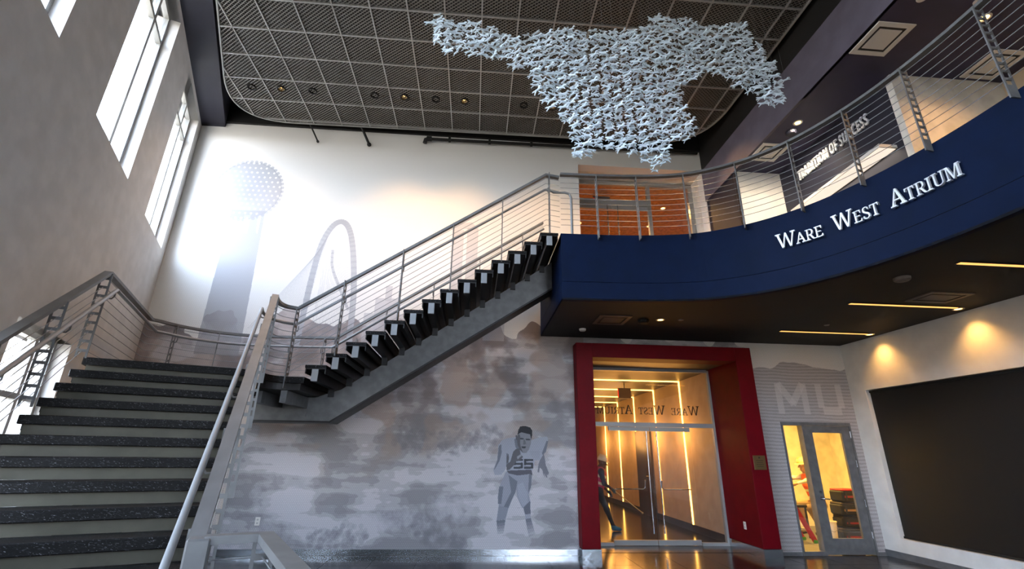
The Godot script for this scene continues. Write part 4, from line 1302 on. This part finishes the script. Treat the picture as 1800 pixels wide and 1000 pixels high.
func blob(caps: Array, cell: float, k: float, paint_fn: Callable, into: B = null) -> B:   # surface nets over the joined capsules
	var lo := Vector3.ONE * 1e3
	var hi := -lo
	for c in caps:
		for i in 2:
			var rr := Vector3.ONE * (maxf(c[2], c[3]) + cell * 2)
			lo = lo.min(c[i] - rr); hi = hi.max(c[i] + rr)
	var n := Vector3i(((hi - lo) / cell).ceil()) + Vector3i.ONE
	var val := PackedFloat32Array()
	val.resize(n.x * n.y * n.z)
	val.fill(1.0)
	for c in caps:   # only nodes near a bone
		var a: Vector3 = (c[0] as Vector3).min(c[1]) - Vector3.ONE * (maxf(c[2], c[3]) + cell * 2)
		var b: Vector3 = (c[0] as Vector3).max(c[1]) + Vector3.ONE * (maxf(c[2], c[3]) + cell * 2)
		var i0 := Vector3i(((a - lo) / cell).floor()).clamp(Vector3i.ZERO, n - Vector3i.ONE)
		var i1 := Vector3i(((b - lo) / cell).ceil()).clamp(Vector3i.ZERO, n - Vector3i.ONE)
		for z in range(i0.z, i1.z + 1):
			for y in range(i0.y, i1.y + 1):
				for x in range(i0.x, i1.x + 1):
					var o := (z * n.y + y) * n.x + x
					if val[o] == 1.0: val[o] = field(caps, lo + Vector3(x, y, z) * cell, k)
	var vid := {}
	var vp := []
	for z in n.z - 1:
		for y in n.y - 1:
			for x in n.x - 1:
				var o := (z * n.y + y) * n.x + x
				var s := val[o] < 0
				var mixed := false
				for q in [1, n.x, n.x + 1, n.x * n.y, n.x * n.y + 1, n.x * n.y + n.x, n.x * n.y + n.x + 1]:
					if (val[o + q] < 0) != s: mixed = true; break
				if not mixed: continue
				var acc := Vector3.ZERO
				var cnt := 0
				for e in [[0, 1], [2, 3], [4, 5], [6, 7], [0, 2], [1, 3], [4, 6], [5, 7], [0, 4], [1, 5], [2, 6], [3, 7]]:
					var va := val[o + (e[0] & 1) + ((e[0] >> 1) & 1) * n.x + (e[0] >> 2) * n.x * n.y]
					var vb := val[o + (e[1] & 1) + ((e[1] >> 1) & 1) * n.x + (e[1] >> 2) * n.x * n.y]
					if (va < 0) != (vb < 0):
						var t := va / (va - vb)
						acc += Vector3(e[0] & 1, (e[0] >> 1) & 1, e[0] >> 2).lerp(Vector3(e[1] & 1, (e[1] >> 1) & 1, e[1] >> 2), t)
						cnt += 1
				vid[o] = vp.size()
				vp.append(lo + (Vector3(x, y, z) + acc / cnt) * cell)
	var bb := into if into else B.new()
	var nr := []
	for p in vp:
		var e := cell * 0.5
		nr.append(Vector3(field(caps, p + Vector3(e, 0, 0), k) - field(caps, p - Vector3(e, 0, 0), k), field(caps, p + Vector3(0, e, 0), k) - field(caps, p - Vector3(0, e, 0), k), field(caps, p + Vector3(0, 0, e), k) - field(caps, p - Vector3(0, 0, e), k)).normalized())
	var st := [1, n.x, n.x * n.y]
	for o in vid:
		for ax in 3:
			var u: int = st[(ax + 1) % 3]
			var w: int = st[(ax + 2) % 3]
			var o2: int = o + st[ax]
			if o2 >= val.size() or (val[o] < 0) == (val[o2] < 0): continue
			if not (vid.has(o - u) and vid.has(o - w) and vid.has(o - u - w)): continue
			var q := [vid[o], vid[o - u], vid[o - u - w], vid[o - w]]
			if val[o] >= 0: q.reverse()
			for t in [[0, 1, 2], [0, 2, 3]]:
				var a: int = q[t[0]]; var b: int = q[t[1]]; var c: int = q[t[2]]
				bb.c = paint_fn.call((vp[a] + vp[b] + vp[c]) / 3.0)
				bb.tris(vp[a], vp[b], vp[c], nr[a], nr[b], nr[c])
	bb.c = Color.WHITE
	return bb

func hand_caps(w: Vector3, d: Vector3, side: Vector3) -> Array:   # wrist, direction, thumb side
	var c := [[w, w + d * 0.08, 0.026, 0.03], [w + side * 0.018, w + d * 0.085 + side * 0.022, 0.018, 0.016], [w - side * 0.018, w + d * 0.08 - side * 0.024, 0.018, 0.014]]
	var cv := d.cross(side).normalized()
	var len := [0.072, 0.082, 0.076, 0.06]
	for i in 4:
		var r := w + d * 0.085 + side * (0.03 - i * 0.02)
		var m: Vector3 = r + d * len[i] * 0.5 + cv * 0.006
		c.append([r, m, 0.0095, 0.009]); c.append([m, m + d * len[i] * 0.45 + cv * 0.022, 0.009, 0.0075])
	c.append([w + side * 0.025 + d * 0.02, w + side * 0.055 + d * 0.06, 0.012, 0.010])
	c.append([w + side * 0.055 + d * 0.06, w + side * 0.058 + d * 0.09 + cv * 0.01, 0.010, 0.008])
	return c

func person(label: String, at: Vector3, turn: float, J: Dictionary, look: Dictionary) -> void:
	var t := thing("person", label, "person", at, turn)
	var caps := [[J.hip_l, J.knee_l, 0.085, 0.058], [J.knee_l, J.ankle_l, 0.056, 0.042], [J.hip_r, J.knee_r, 0.085, 0.058], [J.knee_r, J.ankle_r, 0.056, 0.042],
		[J.hip_l, J.hip_r, 0.10, 0.10], [J.pelvis, J.chest, 0.125, 0.145], [J.chest, J.neck, 0.14, 0.07], [J.sh_l, J.sh_r, 0.07, 0.07], [J.neck, J.head, 0.055, 0.06],
		[J.sh_l, J.el_l, 0.052, 0.042], [J.el_l, J.wr_l, 0.042, 0.028], [J.sh_r, J.el_r, 0.052, 0.042], [J.el_r, J.wr_r, 0.042, 0.028],
		[J.ankle_l, J.ankle_l + look.foot, 0.045, 0.04], [J.ankle_r, J.ankle_r + look.foot, 0.045, 0.04]]
	var waist: float = J.pelvis.y + 0.08
	var paint_body := func(p: Vector3) -> Color:
		for k in ["ankle_l", "ankle_r"]:
			if p.distance_to(J[k] + look.foot * 0.5) < 0.17 and p.y < J[k].y + 0.05: return look.shoes
		if p.distance_to(J.head) < 0.17: return look.skin
		if p.distance_to(J.wr_l) < 0.05 or p.distance_to(J.wr_r) < 0.05: return look.skin
		for k in [["sh_l", "el_l"], ["sh_r", "el_r"], ["el_l", "wr_l"], ["el_r", "wr_r"]]:
			var q := Geometry3D.get_closest_point_to_segment(p, J[k[0]], J[k[1]])
			if p.distance_to(q) < 0.075: return look.shirt
		return look.pants if p.y < waist else look.shirt
	var b := blob(caps, 0.022, 0.05, paint_body)
	# head with face, finer grid
	var h: Vector3 = J.head
	var f: Vector3 = look.face
	var rt := Vector3.UP.cross(f).normalized()
	var hc := [[h + Vector3(0, 0.02, 0), h + Vector3(0, 0.055, 0), 0.085, 0.088], [h + f * 0.02 - Vector3(0, 0.06, 0), h + f * 0.03 - Vector3(0, 0.09, 0), 0.055, 0.04], [h + f * 0.085 + Vector3(0, 0.01, 0), h + f * 0.108 - Vector3(0, 0.02, 0), 0.012, 0.016], [h + rt * 0.085, h + rt * 0.088 - Vector3(0, 0.03, 0), 0.016, 0.012], [h - rt * 0.085, h - rt * 0.088 - Vector3(0, 0.03, 0), 0.016, 0.012], [J.neck, h - Vector3(0, 0.04, 0), 0.05, 0.055]]
	var paint_head := func(p: Vector3) -> Color:
		for s in [-1, 1]:
			if p.distance_to(h + f * 0.09 + rt * (0.032 * s) + Vector3(0, 0.02, 0)) < 0.016: return Color(0.02, 0.015, 0.012)
		if p.distance_to(h + f * 0.085 - Vector3(0, 0.065, 0)) < 0.02: return Color(0.25, 0.09, 0.07)
		return look.skin
	blob(hc, 0.011, 0.025, paint_head, b)
	for s in [["wr_l", "el_l"], ["wr_r", "el_r"]]:
		var d: Vector3 = (J[s[0]] - J[s[1]]).normalized()
		var sd := d.cross(f).normalized()
		if sd.length() < 0.5: sd = Vector3.UP
		blob(hand_caps(J[s[0]], d, f if absf(d.dot(f)) < 0.7 else sd), 0.006, 0.008, func(_p): return look.glove, b)
	var m := mat(Color.WHITE, 0.8)
	m.vertex_color_use_as_albedo = true
	obj(b, m, "body", t)
	# vest with pale bands
	var up: Vector3 = (J.chest - J.pelvis).normalized()
	var vest := blob([[J.pelvis + up * 0.05, J.chest, 0.147, 0.162], [J.chest, J.neck - up * 0.04, 0.158, 0.088], [J.sh_l.lerp(J.sh_r, 0.14), J.sh_r.lerp(J.sh_l, 0.14), 0.083, 0.083]], 0.02, 0.05, func(p: Vector3) -> Color:
		var q: float = (p - J.pelvis).dot(up)
		if absf(q - 0.12) < 0.028 or absf(q - 0.27) < 0.028: return Color(0.72, 0.70, 0.45)
		return look.vest)
	var vm := mat(Color.WHITE, 0.7)
	vm.vertex_color_use_as_albedo = true
	obj(vest, vm, "vest", t)
	var hat := B.new()
	hat.lathe([Vector2(0.165, -0.01), Vector2(0.16, 0.0), Vector2(0.118, 0.008), Vector2(0.113, 0.05), Vector2(0.09, 0.095), Vector2(0.05, 0.12), Vector2(0, 0.126)], 22)
	hat.box(Vector3(0, 0.118, 0), Vector3(0.03, 0.02, 0.17))
	var ho := obj(hat, mat(look.hat, 0.4), "hard_hat", t)
	ho.transform = Transform3D(Basis.looking_at(f, Vector3.UP), h + Vector3(0, 0.045, 0))

func people() -> void:
	var f := Vector3(0, 0, 1)
	person("worker in white hard hat and magenta safety vest mopping the corridor", Vector3(2.80, 0, -11.1), PI * 0.5, {
		hip_l = Vector3(-0.09, 0.78, 0), hip_r = Vector3(0.09, 0.78, 0), knee_l = Vector3(-0.1, 0.43, 0.16), knee_r = Vector3(0.1, 0.43, -0.02), ankle_l = Vector3(-0.1, 0.06, 0.30), ankle_r = Vector3(0.11, 0.06, -0.2),
		pelvis = Vector3(0, 0.83, 0), chest = Vector3(0, 1.10, 0.05), neck = Vector3(0, 1.26, 0.09), head = Vector3(0, 1.37, 0.14), sh_l = Vector3(-0.17, 1.19, 0.06), sh_r = Vector3(0.17, 1.19, 0.06),
		el_l = Vector3(-0.22, 0.95, 0.1), el_r = Vector3(0.22, 0.95, 0.1), wr_l = Vector3(-0.14, 0.84, 0.28), wr_r = Vector3(0.14, 0.78, 0.26)},
		{foot = Vector3(0, -0.02, 0.13), face = Vector3(0, -0.25, 0.97).normalized(), skin = Color(0.12, 0.06, 0.035), shirt = Color(0.03, 0.035, 0.06), pants = Color(0.02, 0.02, 0.025), shoes = Color(0.03, 0.2, 0.35), glove = Color(0.05, 0.12, 0.2), vest = Color(0.45, 0.02, 0.10), hat = Color(0.85, 0.82, 0.72)})
	var mop := tag(obj(rod(Vector3(2.98, 0.95, -11.2), Vector3(3.75, 0.36, -11.0), 0.012), mat(Color(0.8, 0.7, 0.5), 0.5), "mop_handle"), "pale pole held by the worker in the corridor", "mop")
	person("worker in tan hard hat and orange vest crouching behind the sidelight", Vector3(7.46, 0, -10.6), -PI * 0.5, {
		hip_l = Vector3(-0.09, 0.585, -0.1), hip_r = Vector3(0.09, 0.585, -0.1), knee_l = Vector3(-0.13, 0.608, 0.26), knee_r = Vector3(0.13, 0.538, 0.24), ankle_l = Vector3(-0.13, 0.07, 0.16), ankle_r = Vector3(0.13, 0.07, 0.02),
		pelvis = Vector3(0, 0.655, -0.1), chest = Vector3(0, 1.006, 0), neck = Vector3(0, 1.228, 0.06), head = Vector3(0, 1.381, 0.11), sh_l = Vector3(-0.18, 1.135, 0.02), sh_r = Vector3(0.18, 1.135, 0.02),
		el_l = Vector3(-0.24, 1.111, 0.26), el_r = Vector3(0.24, 1.076, 0.24), wr_l = Vector3(-0.17, 1.147, 0.48), wr_r = Vector3(0.14, 1.006, 0.45)},
		{foot = Vector3(0, -0.03, 0.13), face = Vector3(0, -0.15, 0.99).normalized(), skin = Color(0.35, 0.2, 0.12), shirt = Color(0.6, 0.55, 0.45), pants = Color(0.3, 0.2, 0.1), shoes = Color(0.06, 0.04, 0.03), glove = Color(0.35, 0.2, 0.12), vest = Color(0.7, 0.1, 0.015), hat = Color(0.72, 0.6, 0.42)})

# ---------------------------------------------------------------- fittings of ceilings and soffit
func diffuser(at: Vector3, w: float, d: float, label: String, m: Material) -> void:
	var t := thing("air_diffuser", label, "vent", at)
	var b := B.new()
	for s in [[0, -d * 0.5 + 0.03, w, 0.06], [0, d * 0.5 - 0.03, w, 0.06], [-w * 0.5 + 0.03, 0, 0.06, d - 0.12], [w * 0.5 - 0.03, 0, 0.06, d - 0.12]]:
		b.box(Vector3(s[0], -0.008, s[1]), Vector3(s[2], 0.016, s[3]))
	obj(b, m, "frame", t)
	obj(box_of(Vector3(-w * 0.5 + 0.1, -0.014, -d * 0.5 + 0.1), Vector3(w * 0.5 - 0.1, -0.004, d * 0.5 - 0.1)), m, "plate", t)
	obj(box_of(Vector3(-w * 0.5 + 0.06, -0.003, -d * 0.5 + 0.06), Vector3(w * 0.5 - 0.06, -0.001, d * 0.5 - 0.06)), M.stairdark, "throat", t)

func puck(at: Vector3, r: float, h: float, m: Material, called: String, label: String, cat: String) -> void:
	var t := thing(called, label, cat, at)
	var b := B.new()
	b.lathe([Vector2(0, -h), Vector2(r * 0.75, -h), Vector2(r * 0.95, -h * 0.7), Vector2(r, -h * 0.3), Vector2(r, 0)], 20)
	obj(b, m, "housing", t)
	var k := B.new()
	k.lathe([Vector2(0, -h - 0.004), Vector2(r * 0.35, -h - 0.003), Vector2(r * 0.4, -h + 0.002)], 14)
	obj(k, m, "cap", t)

func lamp_round(at: Vector3, label: String, e: float, to: Vector3, ang: float, c := Color(1.0, 0.74, 0.40), group := "") -> void:
	var t := thing("recessed_light", label, "lamp", at, 0, group)
	var b := B.new()
	b.lathe([Vector2(0.045, 0.0), Vector2(0.05, -0.006), Vector2(0.07, -0.006), Vector2(0.072, 0.0)], 18)
	obj(b, M.diffuser, "trim_ring", t)
	var k := B.new()
	k.lathe([Vector2(0, -0.003), Vector2(0.045, -0.001)], 16)
	obj(k, M.bulb, "lens", t)
	spot(at - Vector3(0, 0.02, 0), to, c, e, ang, 0.05)

func fittings() -> void:
	# linear lights and fittings in the balcony soffit
	for q in [[-7.51, 5.25, 6.85, "nearest the side door"], [-5.91, 5.24, 6.87, "beside the grey air diffuser"], [-4.39, 5.3, 6.9, "farthest from the side door"]]:
		var t := thing("linear_light", "thin warm linear light in the black soffit, " + q[3], "lamp", Vector3((q[1] + q[2]) * 0.5, SOFFIT, q[0]))
		var w: float = q[2] - q[1]
		obj(box_of(Vector3(-w * 0.5 - 0.01, -0.012, -0.035), Vector3(w * 0.5 + 0.01, -0.001, 0.035)), M.stairdark, "housing", t)
		obj(box_of(Vector3(-w * 0.5, -0.016, -0.024), Vector3(w * 0.5, -0.0125, 0.024)), M.linear, "lens", t)
		var al := AreaLight3D.new()
		al.area_size = Vector2(w, 0.05)
		al.light_color = Color(1.0, 0.76, 0.45); al.light_energy = 0.2; al.shadow_enabled = true; al.area_range = 20.0
		al.name = "linear_glow"; add_child(al, true)
		al.position = Vector3((q[1] + q[2]) * 0.5, SOFFIT - 0.02, q[0]); al.rotation.x = -PI / 2
	lamp_round(Vector3(6.95, SOFFIT, -7.57), "round wall-wash lamp in the soffit near the wall corner", 1.2, Vector3(7.08, 1.6, -7.56), 52)
	lamp_round(Vector3(6.98, SOFFIT, -5.99), "round wall-wash lamp in the soffit above the black panel", 1.2, Vector3(7.12, 1.6, -5.98), 52)
	lamp_round(Vector3(2.957, SOFFIT, -7.11), "small lit round lamp in the soffit before the crimson portal", 1.2, Vector3(2.957, 0, -7.11), 40)
	diffuser(Vector3(2.18, SOFFIT, -7.2), 0.52, 0.52, "dark square air diffuser in the soffit near the stair", mat(Color(0.30, 0.24, 0.22), 0.5))
	diffuser(Vector3(6.2, SOFFIT, -5.52), 0.62, 0.42, "grey air diffuser in the soffit beside the linear lights", mat(Color(0.34, 0.31, 0.29), 0.5))
	puck(Vector3(1.842, SOFFIT, -7.857), 0.06, 0.04, M.diffuser, "smoke_detector", "white detector at the stair end of the soffit", "detector")
	puck(Vector3(2.698, SOFFIT, -7.178), 0.09, 0.05, M.black, "ceiling_speaker", "black round speaker in the soffit", "speaker")
	puck(Vector3(3.281, SOFFIT, -7.066), 0.045, 0.012, M.stair, "sprinkler_cover", "small grey round cover in the soffit before the portal", "cover")
	puck(Vector3(5.761, SOFFIT, -7.06), 0.04, 0.012, M.stair, "sprinkler_cover", "small grey round cover in the soffit between linear lights", "cover")
	puck(Vector3(5.104, SOFFIT, -4.905), 0.09, 0.045, mat(Color(0.42, 0.38, 0.35), 0.5), "smoke_detector", "grey round detector in the soffit near the balcony curve", "detector")
	# upper ceiling
	diffuser(Vector3(5.10, 6.70, -4.25), 0.5, 0.5, "white square air diffuser in the blue ceiling above the lettering rail", M.diffuser)
	diffuser(Vector3(5.09, 6.70, -6.7), 0.5, 0.5, "white square air diffuser in the blue ceiling near the glass doors", M.diffuser)
	diffuser(Vector3(6.97, 6.70, -4.5), 0.5, 0.5, "white air diffuser in the blue ceiling beside the pale wall", M.diffuser)
	puck(Vector3(5.116, 6.70, -6.12), 0.085, 0.06, M.navy_dark, "ceiling_speaker", "dark blue round speaker under the blue ceiling", "speaker")
	puck(Vector3(5.10, 6.70, -3.66), 0.06, 0.015, M.diffuser, "sprinkler_cover", "white round cover in the blue ceiling above the balcony curve", "cover")
	puck(Vector3(5.80, 6.70, -3.64), 0.055, 0.015, M.diffuser, "sprinkler_cover", "white round cover in the blue ceiling beside the lit lamp", "cover")
	lamp_round(Vector3(6.1, 6.70, -3.84), "lit round lamp in the blue ceiling before the pale wall", 3.5, Vector3(6.2, 4.7, -4.2), 65)
	lamp_round(Vector3(5.09, 6.70, -5.9), "white round lamp in the blue ceiling beside the dark blue speaker", 6.0, Vector3(5.45, 5.2, -6.9), 62, Color(1.0, 0.92, 0.80))
	# luminous shelf under the upper lettering
	var sh := thing("light_shelf", "long glowing white display shelf on the dark blue upper wall", "shelf", Vector3(5.55, 5.6, -5.95))
	obj(box_of(Vector3(-0.12, 0.0, -0.95), Vector3(0.149, 0.05, 0.95)), M.diffuser, "shelf_body", sh)
	obj(box_of(Vector3(-0.105, -0.006, -0.93), Vector3(0.135, 0.0, 0.93)), glow(Color(1.0, 0.93, 0.85), 0.8), "light_panel", sh)
	var al := AreaLight3D.new()
	al.area_size = Vector2(0.24, 1.86)
	al.light_color = Color(1.0, 0.93, 0.85); al.light_energy = 0.5; al.shadow_enabled = true; al.area_range = 15.0
	al.name = "shelf_glow"; add_child(al)
	al.position = Vector3(5.565, 5.585, -5.95); al.rotation.x = -PI / 2
	# upper glass doors
	var g := thing("upper_glass_doors", "glass double doors with sidelight at the head of the stair", "door", Vector3(3.4, FLOOR2, -9.08))
	var o := g.position
	for s in [[2.03, 4.8, 7.33, 7.43], [2.03, 3.72, 6.82, 6.96], [3.72, 3.80, FLOOR2, 7.33], [4.70, 4.80, FLOOR2, 7.33], [2.03, 2.07, FLOOR2, 7.33]]:
		obj(box_of(Vector3(s[0], s[2], -9.12) - o, Vector3(s[1], s[3], -9.04) - o), M.alu, "frame_bar", g)
	for s in [[2.07, 3.72, 6.96, 7.33], [3.80, 4.70, FLOOR2, 7.33]]:
		obj(box_of(Vector3(s[0], s[2], -9.085) - o, Vector3(s[1], s[3], -9.075) - o), M.pane, "pane", g)
	for s in [[2.08, 2.89, 2.78], [2.90, 3.71, 3.01]]:
		var leaf := obj(box_of(Vector3(s[0], FLOOR2 + 0.02, -9.085) - o, Vector3(s[1], 6.81, -9.075) - o), M.pane, "door_leaf", g)
		obj(box_of(Vector3(s[0], 6.72, -9.10) - o, Vector3(s[1], 6.81, -9.06) - o), M.alu, "top_rail", leaf)
		var pb := B.new()
		pb.tube([Vector3(s[2], 4.9, -9.02) - o, Vector3(s[2], 6.8, -9.02) - o], 0.015, 8)
		obj(pb, M.brushed, "pull_bar", leaf)
	var ex := thing("exit_sign", "grey exit sign with red edge in the upper lobby", "sign", Vector3(2.80, 7.13, -9.5))
	obj(box_of(Vector3(-0.2, 0.1, -0.02), Vector3(0.2, 0.16, 0.02)), M.stair, "bar", ex)
	obj(box_of(Vector3(-0.18, 0, -0.02), Vector3(0.18, 0.1, 0.02)), mat(Color(0.45, 0.32, 0.2), 0.5), "plate", ex)
	obj(box_of(Vector3(-0.2, 0.0, -0.022), Vector3(-0.18, 0.1, 0.022)), glow(Color(0.95, 0.1, 0.05), 2.0), "edge_light", ex)
	for q in [Vector3(4.5, 7.35, -10.0), Vector3(4.5, 7.35, -11.0), Vector3(4.5, 7.35, -12.0), Vector3(2.6, 7.35, -11.0)]:
		lamp_round(q, "lit round lamp in the warm ceiling of the upper lobby", 9.0, q - Vector3(0, 2, 0), 75, Color(1.0, 0.76, 0.45), "lamps in the upper lobby ceiling")

func camera_basis() -> Basis:
	return Basis.from_euler(Vector3(deg_to_rad(19.7917), deg_to_rad(-4.277), deg_to_rad(0.8528)), EULER_ORDER_YXZ)

func _ready() -> void:
	rng.seed = 5
	# camera, sky, exposure
	var cam := Camera3D.new()
	cam.transform = Transform3D(camera_basis(), Vector3(0, 1.56, 0))
	cam.fov = rad_to_deg(2.0 * atan(500.0 / 820.24))
	cam.near = 0.05; cam.far = 200.0
	add_child(cam)
	cam.current = true
	var env := Environment.new()
	env.background_mode = Environment.BG_SKY
	var sky := Sky.new()
	var sm := ProceduralSkyMaterial.new()
	sm.sky_top_color = Color(0.72, 0.81, 0.93); sm.sky_horizon_color = Color(0.93, 0.95, 0.98)
	sm.ground_horizon_color = Color(0.72, 0.72, 0.70); sm.ground_bottom_color = Color(0.45, 0.44, 0.42)
	sm.sky_energy_multiplier = 1.0; sm.ground_energy_multiplier = 1.0
	sky.sky_material = sm
	env.sky = sky
	env.background_energy_multiplier = 31.0
	env.tonemap_mode = Environment.TONE_MAPPER_LINEAR
	env.tonemap_exposure = 1.2
	env.sdfgi_enabled = true; env.ssao_enabled = true; env.ssil_enabled = true
	var we := WorldEnvironment.new()
	we.environment = env
	add_child(we)
	materials()
	setting()
	print("setting ", Time.get_ticks_msec())
	staircase()
	railings()
	mesh_ceiling()
	print("ceiling ", Time.get_ticks_msec())
	sculpture()
	lettering()
	entrance()
	side_door()
	fittings()
	print("fittings ", Time.get_ticks_msec())
	people()
	print("people ", Time.get_ticks_msec())
